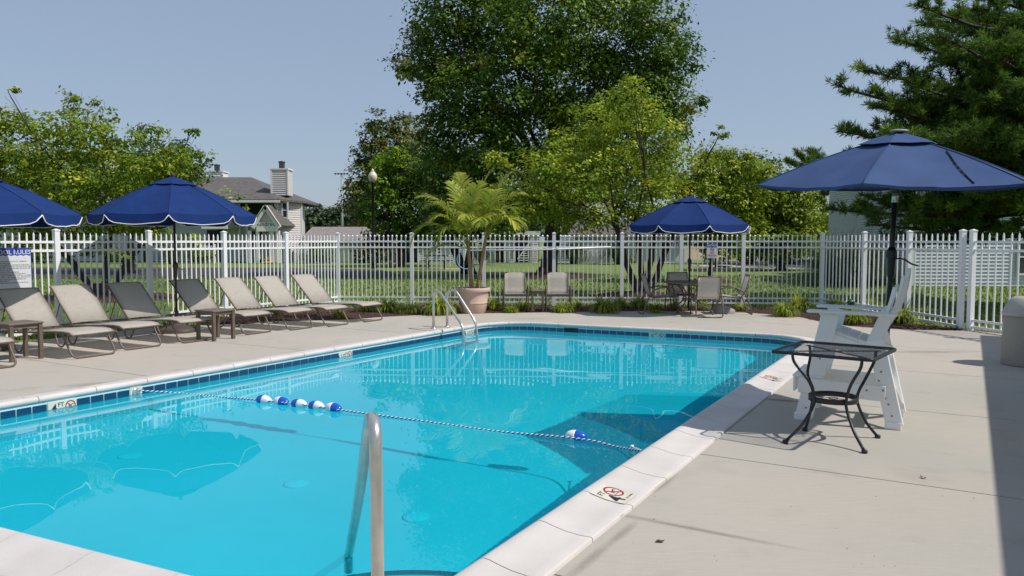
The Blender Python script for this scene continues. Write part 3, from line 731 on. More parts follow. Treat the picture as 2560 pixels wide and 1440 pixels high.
# ---- umbrellas ----
def umbrella(label, loc, Rr, zr, za, ribs=8, phase=0, valance=True, m='navy', base='brown', poler=.020, group=None, base_loc=None, tilt=None, polemat='pole', crank=1.05, bc=None):
    root = thing('umbrella', label, 'umbrella', loc, 0, group)
    top = bpy.data.objects.new('canopy_pivot', None) if False else root
    def rim(k): a = phase + 2 * PI * k / ribs; return Vector((Rr * math.cos(a), Rr * math.sin(a), zr))
    apex = Vector((0, 0, za)); n1 = 10; n2 = 14; vfrac = .26
    b = MB()
    def canopy_pt(k, t, s_):                       # t 0 apex..1 rim, s 0..1 across a panel
        A = apex.lerp(rim(k), t); B = apex.lerp(rim(k + 1), t); q = A.lerp(B, s_)
        bow = 4 * s_ * (1 - s_)
        q.z += (.055 if valance else .03) * math.sin(PI * t) * (1 - .25 * bow) - .028 * bow * t * (1 if valance else 1.2)
        q.xy = q.xy * (1 - .020 * bow * t)
        q.z += .0045 * math.sin(9 * t + 2.3 * k) * math.sin(7 * s_ * PI + k) * bow * t
        return q
    t0 = vfrac - .05
    for k in range(ribs):
        vs = [canopy_pt(k, t0 + (1 - t0) * i / n1, j / n2) for i in range(n1 + 1) for j in range(n2 + 1)]
        b.add(vs, [(i * (n2 + 1) + j, (i + 1) * (n2 + 1) + j, (i + 1) * (n2 + 1) + j + 1, i * (n2 + 1) + j + 1) for i in range(n1) for j in range(n2)], True)
    can = b.build('canopy', M[m], root)
    for k in range(ribs):
        sm = MB(); sm.tube([canopy_pt(k, t0 + (1 - t0) * i / n1, 0) + Vector((0, 0, .003)) for i in range(n1 + 1)], .005, 5); sm.build('seam', M[m], can)
    v = MB()
    for k in range(ribs):
        vs = [canopy_pt(k, vfrac * 1.10 * i / 3, j / 4) + Vector((0, 0, .035 - (.012 if i == 3 and j % 4 == 0 else 0))) for i in range(4) for j in range(5)]
        v.add(vs, [(i * 5 + j, (i + 1) * 5 + j, (i + 1) * 5 + j + 1, i * 5 + j + 1) for i in range(3) for j in range(4)], True)
    v.build('vent_top', M[m], root)
    if valance:
        for k in range(ribs):
            f = MB(); nj = 14; vs = []; edge = []
            for j in range(nj + 1):
                s_ = j / nj; A = canopy_pt(k, 1, s_); e = min(s_, 1 - s_)
                dz = .045 + .115 * min(1, (e / .13)) ** .5 if e < .13 else .16
                out = Vector((A.x, A.y, 0)).normalized() * (.012 + .02 * math.sin(s_ * PI))
                bt = A + out + Vector((0, 0, -dz + .008 * math.sin(9 * s_ + k)))
                vs += [A, bt]; edge.append(bt)
            f.add(vs, [(2 * j, 2 * j + 1, 2 * j + 3, 2 * j + 2) for j in range(nj)], True); fo = f.build('valance', M[m], root)
            e_ = MB(); e_.tube(edge, .0075, 5); e_.build('white_piping', M['trim'], fo)
    else:
        f = MB()
        for k in range(ribs):
            vs = []
            for j in range(9):
                A = canopy_pt(k, 1, j / 8); vs += [A, A + Vector((0, 0, -.020 - (.008 if 1 < j < 7 else 0)))]
            f.add(vs, [(2 * j, 2 * j + 1, 2 * j + 3, 2 * j + 2) for j in range(8)], True)
        f.build('hem', M[m], root)
    hub = za - .33 * (za - zr) - .18
    for k in range(ribs):
        r = MB(); a = rim(k) + Vector((0, 0, -.012)); t = Vector((0, 0, za - .06)); mid = t.lerp(a, .52) + Vector((0, 0, .015)); r.tube([t, mid, a * 1.0], .009, 6); ro = r.build('rib', M['pole'], root)
        q = MB(); q.tube([(0, 0, hub - .16), tuple(mid - Vector((0, 0, .01)))], .007, 6); q.build('strut', M['pole'], ro)
    b = MB(); b.lathe([(.045, hub - .20), (.045, hub - .12), (.03, hub - .11), (.03, hub - .2)], 12); b.build('hub', M['pole'], root)
    b = MB(); b.lathe([(poler, .06 if valance else .24), (poler, za - .03)], 14); b.build('pole', M[polemat], root)
    if crank:
        b = MB(); b.lathe([(poler + .002, crank - .15), (.032, crank - .12), (.036, crank + .02), (.05, crank + .05), (.045, crank + .10), (poler + .002, crank + .14)], 14); cb = b.build('crank_housing', M[polemat], root)
        h = MB(); h.tube(fillet([(.03, 0, crank + .03), (.10, -.03, crank + .03), (.17, -.05, crank - .02), (.22, -.05, crank - .03)], .03), .008, 6); h.build('crank_handle', M['steel'] if valance else M['blackiron'], cb)
    if valance:
        b = MB(); b.lathe([(.012, za + .0), (.028, za + .03), (.034, za + .06), (.026, za + .09), (.001, za + .105)], 12); b.build('finial', M['barkred'], root)
    else:
        b = MB(); b.lathe([(.075, za + .030), (.08, za + .040), (.065, za + .05), (.03, za + .055), (.001, za + .056)], 20); b.build('top_cap', M['basegrey'], root)
    if base:
        bl = bc or (0, 0)
        b = MB(); mm = M['basegrey'] if base == 'grey' else M['basebrown']
        if base == 'brown':
            s_ = .36; pts = []
            for k in range(16):
                a = 2 * PI * k / 16; c, s2 = math.cos(a), math.sin(a); q = .25 + .12 * (abs(c * s2) * 2) ** 1.5 + .10 * abs(c) ** 6 + .10 * abs(s2) ** 6; pts.append((q * c, q * s2))
            vs = []
            for sc, z in ((1, .0), (1, .05), (.93, .075), (.55, .10), (.18, .14), (.16, .16)): vs += [(bl[0] + x * sc, bl[1] + y * sc, z) for x, y in pts]
            fs = [(r * 16 + k, r * 16 + (k + 1) % 16, (r + 1) * 16 + (k + 1) % 16, (r + 1) * 16 + k) for r in range(5) for k in range(16)] + [tuple(range(80, 96))]
            b.add(vs, fs, True)
            b.lathe([(.035, .14), (.035, .38), (.028, .38)], 12, (*bl, 0))
        b.build('umbrella_base', mm, root)
    return root
gu = 'navy market umbrellas with white scalloped edging'
pl2 = P(443, 838, 14.0); pl2.z = 0
umbrella('navy umbrella with white piping, its pole rising between the shaded loungers', pl2, 1.385, 2.10, 2.75, 8, -PI / 2 + R(20), group=gu, crank=1.12)
pl1 = P(-50, 900, 11.5); pl1.z = 0
umbrella('navy umbrella with white piping cut off by the left picture edge', pl1, 1.385, 2.04, 2.62, 8, -PI / 2 + R(24), group=gu, crank=1.12)
pl3 = G(1722, 783)
u3 = umbrella('navy umbrella with white piping over the round dining table', pl3, 1.37, 1.99, 2.60, 8, -PI / 2 + R(4), group=gu, base=None, crank=1.10)
D4 = 7.28; c4 = P(2217, 1000, D4)
u4 = umbrella('large faded blue umbrella with torn seams rising behind the white lifeguard chair', (c4.x, c4.y, 0), 1.235, 2.165, 2.61, 6, -PI / 2 + R(23), valance=False, m='navyfade', base=None, poler=.024, polemat='blackiron', crank=1.45)
u4.rotation_euler = (R(3.4), 0, 0); u4.location.y += .08
# torn seams on the faded canopy
def on_canopy(k, t, s_, Rr=1.235, zr=2.165, za=2.61, ph=-PI / 2 + R(23)):
    r = lambda kk: Vector((Rr * math.cos(ph + 2 * PI * kk / 6), Rr * math.sin(ph + 2 * PI * kk / 6), zr)); A = Vector((0, 0, za)).lerp(r(k), t); B = Vector((0, 0, za)).lerp(r(k + 1), t); q = A.lerp(B, s_); bow = 4 * s_ * (1 - s_)
    q.z += .03 * math.sin(PI * t) * (1 - .25 * bow) - .028 * bow * t * 1.2; q.xy = q.xy * (1 - .020 * bow * t); return q
for k, path in (( -1, [(.44, .93), (.52, .86), (.66, .77), (.82, .72), (.97, .70)]), (0, [(.46, .03), (.60, .14), (.74, .22), (.85, .27), (.93, .31)])):
    b = MB(); pts = smoothpath([on_canopy(k, t, s_) + Vector((0, 0, .010)) for t, s_ in path], 5); b.tube(pts, [.003 + .004 * abs(math.sin(i * 1.7)) for i in range(len(pts))], 5); b.build('torn_seam', M['seam'], u4)
b = MB(); b.lathe([(.028, 2.0), (.028, 2.11), (.020, 2.11)], 14); b.build('pole_joint', M['steel'], u4)

# loose grey umbrella base behind the dining set
ub = thing('spare_parasol_foot', 'empty grey umbrella base with a stub pole behind the right dining chair', 'umbrella base', G(1806, 782))
b = MB(); pts = [(.26, -.26), (.26, .26), (-.26, .26), (-.26, -.26)]
vs = []
def rsq(s_, z):
    out = []
    for k in range(20):
        a = 2 * PI * k / 20; c, q = math.cos(a), math.sin(a); r_ = s_ / max(abs(c), abs(q)) ** .75; out.append((r_ * c, r_ * q, z))
    return out
prf = [(.25, 0), (.255, .07), (.235, .09), (.15, .13), (.06, .17)]
for s_, z in prf: vs += rsq(s_, z)
b.add(vs, [(r * 20 + k, r * 20 + (k + 1) % 20, (r + 1) * 20 + (k + 1) % 20, (r + 1) * 20 + k) for r in range(len(prf) - 1) for k in range(20)] + [tuple(range(80, 100))], True); b.build('weight', M['basegrey'], ub)
MB().lathe([(.028, .16), (.028, .42), (.022, .42)], 12).build('stub_pole', M['fence'], ub)

# ---- armchairs: local +x is the front ----
def make_chair(label, grp, tall=0):
    root = thing('armchair', label, 'armchair', group=grp); W = .56
    fr_ = MB()
    for s in (-1, 1):
        y = s * W / 2; o = s * .035
        # seat and back frame tube
        b = MB(); b.tube(fillet([(.27, y - o, .405), (.02, y - o, .385), (-.20, y - o, .36), (-.30, y - o, .50), (-.40, y - o, .87)], [0, .1, .12, .15, 0], 5), .012, 8); b.build('side_rail', M['bronze'], root)
        b = MB(); b.tube(fillet([(.34, y, .012), (.26, y, .52), (.20, y, .60), (-.10, y, .60), (-.27, y, .50), (-.40, y, .20), (-.45, y, .014), (-.46, y * .55, .014)], [0, .08, .06, .18, .14, .2, .07, 0], 5), .0145, 8); b.build('arm_hoop', M['bronze'], root)
    b = MB(); b.tube([(-.46, -W / 2 * .56, .014), (-.46, W / 2 * .56, .014)], .0145, 8); b.build('ground_bar', M['bronze'], root)
    b = MB(); b.box((.24, 0, .385), (.03, W - .02, .055), bev=.008); b.build('front_bar', M['bronze'], root)
    b = MB(); b.tube([(-.20, -W / 2, .36), (-.20, W / 2, .36)], .012, 8); b.build('rear_bar', M['bronze'], root)
    b = MB(); b.tube([(-.40, -W / 2 + .03, .875), (-.40, W / 2 - .03, .875)], .013, 8); b.build('head_bar', M['bronze'], root)
    sling([(.27, .417), (.10, .402), (-.10, .382), (-.19, .375)], W - .08, sag=.015).build('seat_sling', M['sling'], root)
    sling([(-.215, .39), (-.28, .47), (-.315, .56), (-.36, .72), (-.40, .885)], W - .08, sag=.012).build('back_sling', M['sling'], root)
    return root
gp = 'pair of sling armchairs by the fence'
ch = make_chair('sling armchair left of the small side table, next to the potted palm', gp); ch.location = G(1289, 779) + Vector((0, .12, 0)); ch.rotation_euler = (0, 0, -PI / 2 + .04)
copy_tree(ch, 'sling armchair right of the small side table, facing the pool', G(1396, 779) + Vector((0, .12, 0)), -PI / 2 - .02)
gd = 'sling armchairs around the round dining table'
tc_ = Vector((pl3.x, pl3.y, 0)) + Vector((.03, -.02, 0))
c1 = copy_tree(ch, 'dining armchair with its back to the pool, nearest to the water', tc_ + Vector((.20, -.62, 0)), PI / 2 - .08); 
c2 = copy_tree(ch, 'dining armchair in side view on the left of the round table', tc_ + Vector((-.68, -.02, 0)), .05)
c3 = copy_tree(ch, 'dining armchair in side view on the right of the round table', tc_ + Vector((.86, -.05, 0)), PI - .08)
c4_ = copy_tree(ch, 'half shaded dining armchair on the fence side of the round table', tc_ + Vector((-.04, .72, 0)), -PI / 2 + .08)
for c in (c1, c2, c3, c4_): c['group'] = gd
# dining table
dt = thing('dining_table', 'round brown dining table under the navy umbrella', 'table', tc_)
b = MB(); b.lathe([(.57, .685), (.60, .69), (.605, .71), (.59, .722), (.02, .724)], 40); b.build('table_top', M['resin'], dt)
for k in range(4):
    a = PI / 4 + k * PI / 2; d = Vector((math.cos(a), math.sin(a), 0)); e = Vector((-d.y, d.x, 0))
    b = MB(); b.tube(fillet([tuple(d * .50 + Vector((0, 0, .685))), tuple(d * .22 + Vector((0, 0, .56))), tuple(d * .16 + Vector((0, 0, .30))), tuple(d * .42 + Vector((0, 0, .12))), tuple(d * .56 + Vector((0, 0, .08))), tuple(d * .57 + Vector((0, 0, .0)))], [0, .15, .2, .15, .05, 0], 5), .015, 8); b.build('leg', M['bronze'], dt)
b = MB(); b.tube([(.19 * math.cos(2 * PI * k / 24), .19 * math.sin(2 * PI * k / 24), .33) for k in range(24)], .011, 6, closed=True); b.build('leg_ring', M['bronze'], dt)
b = MB(); b.tube([(.50 * math.cos(2 * PI * k / 24), .50 * math.sin(2 * PI * k / 24), .66) for k in range(24)], .013, 6, closed=True); b.build('apron_ring', M['bronze'], dt)

# ---- planter with the palm ----
pc = G(1181, 785); pc.y += .30
pt = thing('planter_pot', 'large blush terracotta pot holding the palm beside the pool ladder', 'plant pot', pc)
H_ = .575; b = MB(); b.lathe([(.275, 0), (.285, .01), (.315, .20), (.318, .215), (.324, .218), (.326, .235), (.322, .24), (.352, .46), (.356, .475), (.385, .485), (.392, .50), (.392, .555), (.383, .572), (.350, .575), (.335, .50)], 44); b.build('pot_body', M['pot'], pt)
b = MB(); b.lathe([(.345, .50), (.15, .52), (.001, .525)], 24); b.build('soil', M['soil'], pt)
M['frond'] = leafmat('palm_frond_leaf', [(0, (.09, .16, .024)), (.45, (.27, .35, .045)), (.85, (.55, .57, .09)), (1, (.58, .50, .16))], .4, .35)
M['palmtrunk'] = mat('ringed_palm_trunk', (.33, .17, .085), .7, col2=(.22, .17, .09), scale=5, stretch=(1, 1, .5))
M['palmring'] = mat('pale_palm_ring', (.36, .30, .17), .7)
palm = thing('potted_palm', 'twin stemmed potted palm with arching yellow-green fronds', 'palm', pc + Vector((0, 0, .50)))
def frond(origin, az, elev, L, droop, seed, yellow=.3, leafL=.42):
    rr = random.Random(seed); V = []; Fq = []; T = []
    d = Vector((math.cos(az) * math.cos(elev), math.sin(az) * math.cos(elev), math.sin(elev))); p = Vector((0, 0, 0)); pts = [p.copy()]; n = 22
    side0 = Vector((-math.sin(az), math.cos(az), 0))
    for i in range(n):
        d = (d + Vector((0, 0, -droop * (i / n) ** 1.3 * .16))).normalized(); p = p + d * (L / n); pts.append(p.copy())
    b = MB(); b.tube(pts, [.011 * (1 - .8 * i / n) for i in range(n + 1)], 5); nf0 = len(b.f)
    tones = [.55] * nf0
    for i in range(8, n + 1):
        f = (i - 8) / (n - 8); t = (pts[min(i, n)] - pts[i - 1]).normalized(); up = side0.cross(t); up = up if up.z > 0 else -up
        for s in (-1, 1):
            for h in (0, .5):
                ll = leafL * (math.sin(PI * min(1, .16 + .80 * (f + h / 15))) ** .7) * rr.uniform(.8, 1.08)
                if rr.random() < .05: continue
                o = pts[i - 1].lerp(pts[min(i, n)], h); sd = (side0 * s * rr.uniform(.75, 1) + t * (.55 + .7 * f) + up * rr.uniform(.15, .5)).normalized()
                q = o.copy(); wv = sd.cross(up).normalized(); w0 = .016 * rr.uniform(.8, 1.2); prev = None; tone = min(1, max(0, yellow + rr.gauss(0, .16) + (.35 if rr.random() < .05 else 0)))
                k0 = len(b.v); m_ = 5
                for j in range(m_ + 1):
                    g_ = j / m_; wd = w0 * (math.sin(PI * min(.97, .12 + .88 * g_)) ** .6 if j < m_ else .05); b.v += [tuple(q - wv * wd), tuple(q + wv * wd)]
                    sd = (sd + Vector((0, 0, -.30 * (g_ + .15) * rr.uniform(.6, 1.5)))).normalized(); q = q + sd * ll / m_
                for j in range(m_): b.f.append((k0 + 2 * j, k0 + 2 * j + 1, k0 + 2 * j + 3, k0 + 2 * j + 2)); b.smooth.append(True); tones.append(min(1, tone + .18 * (j / m_) * rr.random()))
    me = b.mesh('frond', M['frond']); a = me.attributes.new('tone', 'FLOAT', 'FACE'); a.data.foreach_set('value', tones)
    return me
stems = [((-.03, .0), (-.10, .0, 1.02), .048), ((.10, .03), (.30, .02, 1.25), .042)]
fseed = 0
for si, ((bx, by), tip, r0) in enumerate(stems):
    tipv = Vector(tip); b = MB(); ps = smoothpath([(bx, by, 0), (bx + (tipv.x - bx) * .35, by, tipv.z * .38), tip], 8)
    b.tube(ps, [r0 * (1.25 - .5 * i / (len(ps) - 1)) for i in range(len(ps))], 10); st = b.build('stem', M['palmtrunk'], palm)
    b = MB()
    for k in range(1, 10):
        i = k * .75; q = Vector(ps[int(i)]).lerp(Vector(ps[min(len(ps) - 1, int(i) + 1)]), i % 1); r_ = r0 * (1.27 - .5 * i / (len(ps) - 1)); b.lathe([(r_, -.004), (r_ * 1.07, 0), (r_, .006)], 10, tuple(q))
    b.build('stem_ring', M['palmring'], st)
    if si == 0: fl = [(PI, .85, 1.95, 2.3, .42), (PI - .5, 1.1, 1.85, 1.5, .30), (PI + .25, 1.15, 2.0, 1.3, .5), (PI - .9, 1.3, 1.9, .9, .35), (-1.2, 1.3, 1.9, 1.1, .5), (PI + .6, 1.05, 1.50, 1.6, .40), (2.4, 1.2, 1.5, 1.2, .25), (1.2, 1.25, 1.5, 1.3, .5), (-.4, 1.18, 1.55, 1.5, .38), (-1.6, 1.15, 1.40, 1.8, .35), (PI + .15, .28, 1.25, 1.5, .55), (-2.4, .9, 1.3, 2.2, .25), (.1, 1.38, 2.0, .9, .75), (-2.0, 1.4, 1.9, .8, .6)]
    else: fl = [(0, .95, 1.35, 2.3, .45), (.6, 1.1, 1.35, 1.6, .40), (-.25, 1.2, 1.65, 1.3, .5), (-1.3, 1.25, 1.6, 1.3, .45), (.3, 1.35, 1.75, .9, .5), (-.6, 1.0, 1.25, 2.2, .55), (PI, 1.2, 1.2, 1.3, .35), (1.6, 1.1, 1.1, 1.6, .3), (-1.7, 1.0, 1.2, 2.0, .4), (.15, 1.3, 1.35, 1.0, .4), (2.5, 1.25, 1.1, 1.5, .35)]
    for az, el, L, dr, ye in fl:
        fseed += 1; me = frond(None, az, el, L * .93, dr, fseed, ye + .12, .46); o = obj('frond', me, palm, tuple(tipv - Vector((0, 0, rnd.uniform(.0, .12)))))

# ---- litter bin ----
gb = G(2603, 921); gb.y += .28
lb = thing('litter_bin', 'beige aggregate litter bin with a domed lid at the right picture edge', 'litter bin', gb)
b = MB(); b.lathe([(.295, 0), (.30, .02), (.285, .66), (.28, .67)], 36); b.build('bin_body', M['bin'], lb)
b = MB(); b.lathe([(.30, .655), (.305, .66), (.305, .70), (.29, .715), (.285, .745), (.26, .80), (.21, .875), (.17, .905), (.001, .915)], 36); lid = b.build('bin_lid', M['binlid'], lb)
b = MB(); b.box((0, -.245, .80), (.20, .06, .09)); b.build('bin_opening', M['dark'], lid)

# ---- white lifeguard chair: local +x faces the pool, y across ----
lg_c = (G(1994, 1050) + G(2262, 1045)) / 2
nf, nr_, fr2 = G(1996, 1052), G(2240, 1072), G(2262, 1043)
lw = .60; fv = (nr_ - nf).normalized(); fu = Vector((-fv.y, fv.x, 0)); cen_ = (nf + nr_) / 2 + fu * (lw / 2 + .02); LA = ANG_V + .03; cen_ = (nf + nr_) / 2 + UD * (lw / 2 + .01)
lgc = thing('lifeguard_chair', 'white plastic lifeguard chair with a tall curved slat back facing the pool', 'lifeguard chair', cen_, LA + PI)
hl = (nr_ - nf).length / 2
def plank(name, a, c, wd, th, up, parent=lgc, bev=.006):
    b = MB(); b.beam(a, c, wd, th, up, bev=bev); return b.build(name, M['plastic'], parent)
# local frame: x front(+), y: near side is which sign?  near side = towards camera = -UD ; local y axis after rotation
ly = Vector((-math.sin(LA + PI), math.cos(LA + PI), 0)); NS = 1 if ly.dot(-UD) > 0 else -1
for s, nm in ((NS, 'near'), (-NS, 'far')):
    y = s * lw / 2
    plank('front_leg', (hl - .03, y, .03), (hl - .24, y, .99), .15, .036, (0, 1, 0)).rotation_euler = (0, 0, 0)
    plank('rear_leg', (-hl + .02, y, .03), (-hl + .19, y, .78), .14, .036, (0, 1, 0))
    plank('foot_block', (hl - .09, y, .035), (hl + .05, y, .035), .05, .07, (0, 0, 1)); plank('foot_block', (-hl - .03, y, .035), (-hl + .10, y, .035), .05, .07, (0, 0, 1))
    plank('back_post', (-hl + .23, y * .93, .70), (-hl + .10, y * .93, 1.02), .11, .036, (0, 1, 0))
    plank('armrest', (hl - .04, y * 1.06, 1.01), (-hl + .02, y * 1.06, 1.005), .125, .026, (0, 0, 1), bev=.012)
    plank('seat_rail', (hl - .22, y * .93, .76), (-hl + .08, y * .93, .60), .03, .12, (0, 0, 1))
    plank('stretcher', (hl + .02, y * 1.07, .33), (-hl + .10, y * 1.07, .31), .03, .14, (0, 0, 1))
    b = MB(); b.prism([(0, 0), (.10, 0), (.085, -.03), (.055, -.035), (.05, -.075), (.02, -.09), (0, -.13)], -.015, .015, Matrix(((1, 0, 0, hl - .24), (0, 0, 1, y), (0, 1, 0, .995), (0, 0, 0, 1)))); b.build('arm_bracket', M['plastic'], lgc)
    bolts = MB()
    for x, z in ((hl - .05, .12), (hl - .16, .58), (-hl + .045, .12), (-hl + .075, .22), (-hl + .12, .34), (-hl + .10, .27), (-hl + .14, .50), (-hl + .155, .42), (hl - .10, .34), (-hl + .25, .33)):
        bolts.add([(x + .009 * math.cos(2 * PI * k / 8), y + s * (.0375 if abs(z - .33) < .05 else .0185) + s * .003, z + .009 * math.sin(2 * PI * k / 8)) for k in range(8)] + [(x, y + s * (.0375 if abs(z - .33) < .05 else .0185) + s * .006, z)], [(k, (k + 1) % 8, 8) for k in range(8)])
    bo = bolts.build('bolt_heads', M['bolt'], lgc); bo['kind'] = 'stuff'
for k in range(5):                                             # seat slats
    x = hl - .24 - k * .088; z = .835 - k * .0275; plank('seat_slat', (x, -lw / 2 + .015, z), (x, lw / 2 - .015, z), .088, .02, (-.30, 0, .954))
plank('front_rail', (hl - .215, -lw / 2 + .02, .76), (hl - .215, lw / 2 - .02, .76), .025, .11, (0, 0, 1)).rotation_euler = (0, 0, 0)
plank('back_support', (-hl + .10, -lw / 2, .985), (-hl + .10, lw / 2, .985), .05, .06, (0, 0, 1))
plank('back_support', (-hl + .22, -lw / 2 + .02, .66), (-hl + .22, lw / 2 - .02, .66), .04, .09, (0, 0, 1))
for k in range(3): plank('foot_rest', (hl + .03 - k * .088, -lw / 2 - .035, .412), (hl + .03 - k * .088, lw / 2 + .035, .412), .082, .022, (0, 0, 1))
plank('foot_rest_front', (hl + .055, -lw / 2 - .02, .335), (hl + .055, lw / 2 + .02, .335), .022, .135, (0, 0, 1))
plank('rear_rail', (-hl + .09, -lw / 2, .31), (-hl + .09, lw / 2, .31), .022, .14, (0, 0, 1))
plank('rear_brace', (-hl + .02, -lw / 2 + .02, .12), (-hl + .17, lw / 2 - .02, .62), .02, .08, (1, 0, 0)); plank('rear_brace', (-hl + .02, lw / 2 - .02, .12), (-hl + .17, -lw / 2 + .02, .62), .02, .08, (1, 0, 0))
for k in range(7):                                             # fan back, each slat curved
    t = (k - 3) / 3; yb, yt = t * .205, t * .255; top = 1.40 - .16 * t * t; b = MB(); vs = []; n_ = 8
    for j in range(n_ + 1):
        g_ = j / n_; z = .70 + (top - .70) * g_; x = -hl + .25 - .25 * (g_ ** 1.25) * ((top - .7) / .7) - .04 * math.sin(PI * g_) - .085 * (1 - t * t) * (.4 + .6 * math.sin(PI * min(1, g_ * .9))); y = yb + (yt - yb) * g_; wd = .034 + .005 * g_
        if j == n_: wd *= .55
        for dx in (-.013, .013): vs += [(x + dx, y - wd, z), (x + dx, y + wd, z)]
    fs = []
    for j in range(n_):
        a = j * 4; c = a + 4; fs += [(a, a + 1, c + 1, c), (a + 2, c + 2, c + 3, a + 3), (a, c, c + 2, a + 2), (a + 1, a + 3, c + 3, c + 1)]
    fs += [(0, 2, 3, 1), (n_ * 4, n_ * 4 + 1, n_ * 4 + 3, n_ * 4 + 2)]; b.add(vs, fs, False); b.build('back_slat', M['plastic'], lgc)

# ---- black mesh table ----
zt = .748; tcor = [P(0, 0, 1)] 
def GZ(px, py): return G(px, py, zt)
tA, tB, tC, tD = GZ(1944, 874), GZ(2192, 902), GZ(2233, 866), GZ(1990, 852)
ctr = (tA + tB + tC + tD) / 4; xd = ((tB - tA) + (tC - tD)); xd.z = 0; xa = math.atan2(xd.y, xd.x); tw, td = ((tB - tA).length + (tC - tD).length) / 2, ((tD - tA).length + (tC - tB).length) / 2; print('table', tw, td)
bt = thing('mesh_table', 'black wire mesh patio table with curved legs in front of the lifeguard chair', 'table', (ctr.x, ctr.y, 0), xa)
rim_ = fillet([(-tw / 2, -td / 2, zt), (tw / 2, -td / 2, zt), (tw / 2, td / 2, zt), (-tw / 2, td / 2, zt)], .055, 6, closed=True)
b = MB(); n = len(rim_); vs = []
for p in rim_:
    o = Vector((p.x, p.y, 0)); q = o * (1 - .012 / o.length); vs += [(o.x, o.y, zt - .024), (o.x, o.y, zt - .003), (q.x, q.y, zt + .002), (q.x * .97, q.y * .97, zt - .002)]
b.add(vs, [(i * 4 + k, ((i + 1) % n) * 4 + k, ((i + 1) % n) * 4 + k + 1, i * 4 + k + 1) for i in range(n) for k in range(3)], True); b.build('table_rim', M['blackiron'], bt)
b = MB(); pitch = .026; wr = .0017
def clipline(c0, sgn):
    # line y = sgn*slope*x + c0 inside the rectangle
    sl_ = .55 * sgn; X0, X1, Y0, Y1 = -tw / 2 + .008, tw / 2 - .008, -td / 2 + .008, td / 2 - .008; xs = [X0, X1]
    for yy in (Y0, Y1): xs.append((yy - c0) / sl_)
    lo = max(X0, min(xs[2], xs[3])); hi = min(X1, max(xs[2], xs[3]))
    return None if hi - lo < .01 else ((lo, sl_ * lo + c0), (hi, sl_ * hi + c0))
for sgn in (-1, 1):
    k = -60
    for k in range(-38, 39):
        ln = clipline(k * pitch, sgn)
        if ln: b.beam((*ln[0], zt - .005), (*ln[1], zt - .005), wr * 2, .0007)
mo = b.build('mesh_top', M['blackiron'], bt); mo['kind'] = 'stuff'
b = MB()
for sx in (-1, 1): b.beam((sx * .30, -.24, zt - .018), (-sx * .30, .24, zt - .018), .028, .006)
b.build('under_brace', M['blackiron'], bt)
feet = [G(1963, 1108), G(2161, 1133), G(2194, 1095), G(2012, 1077)]
ir = Matrix.Rotation(-xa, 3, 'Z')
for ft in feet:
    q = ir @ (ft - Vector((ctr.x, ctr.y, 0))); sx, sy = (1 if q.x > 0 else -1), (1 if q.y > 0 else -1)
    dr = Vector((q.x, q.y, 0)).normalized(); topx = Vector((sx * .27, sy * .22, zt - .02)); mid = dr * .205
    b = MB(); b.tube(smoothpath([topx, topx * .0 + Vector((topx.x * .96, topx.y * .96, .64)), Vector((mid.x * 1.28, mid.y * 1.28, .50)), Vector((mid.x, mid.y, .38)), Vector((mid.x, mid.y, .29)), Vector((mid.x + (q.x - mid.x) * .40, mid.y + (q.y - mid.y) * .40, .14)), Vector((q.x * .97, q.y * .97, .025))], 5), .0125, 8)
    lo = b.build('leg', M['blackiron'], bt); MB().lathe([(.022, 0), (.024, .012), (.022, .026), (.012, .03)], 12, (q.x, q.y, 0)).build('foot_glide', M['blackiron'], lo)
b = MB(); vs = []; n = 32
for k in range(n):
    a = 2 * PI * k / n
    for r_, z in ((.196, .315), (.196, .36), (.188, .36), (.188, .315)): vs.append((r_ * math.cos(a), r_ * math.sin(a), z))
b.add(vs, [(k * 4 + j, ((k + 1) % n) * 4 + j, ((k + 1) % n) * 4 + (j + 1) % 4, k * 4 + (j + 1) % 4) for k in range(n) for j in range(4)], True); b.build('leg_ring', M['blackiron'], bt)
b = MB(); b.tube([(.036 * math.cos(2 * PI * k / 16), .036 * math.sin(2 * PI * k / 16), .335) for k in range(16)], .004, 6, closed=True); b.tube([(.036, 0, .335), (.188, .0, .335)], .003, 5); b.tube([(-.036, 0, .335), (-.188, .0, .335)], .003, 5); b.build('pole_guide', M['blackiron'], bt)

# ---- stainless rails ----
ra = P(944, 1440, 2.84); ra = Vector((ra.x, 2.84, 0)); rb = G(872, 1387, WZ)
hr = thing('pool_handrail', 'single bent stainless handrail rising from the steps in the foreground', 'handrail', (ra.x, ra.y, 0))
q = rb - ra; dd = Vector((q.x, q.y, 0)); dn = dd.normalized()
pth = [(0, 0, -.02), (0, 0, .72), tuple(Vector((0, 0, .965)) + dn * .03), tuple(Vector((0, 0, .965)) + dn * .20), tuple(dd * .50 + Vector((0, 0, .46))), tuple(dd + Vector((0, 0, WZ))), tuple(dd * 1.03 + Vector((0, 0, WZ - .05))), tuple(dd * 1.04 + Vector((0, 0, -.42)))]
b = MB(); b.tube(fillet(pth, [0, .12, .10, .14, .3, .02, .03, 0], 8), .0245, 18); b.build('rail', M['steel'], hr)
MB().lathe([(.055, 0), (.055, .008), (.03, .03), (.026, .03)], 20).build('flange', M['steel'], hr)
ld = thing('pool_ladder', 'stainless pool ladder with two curved handrails at the far left corner', 'pool ladder', (0, 0, 0))
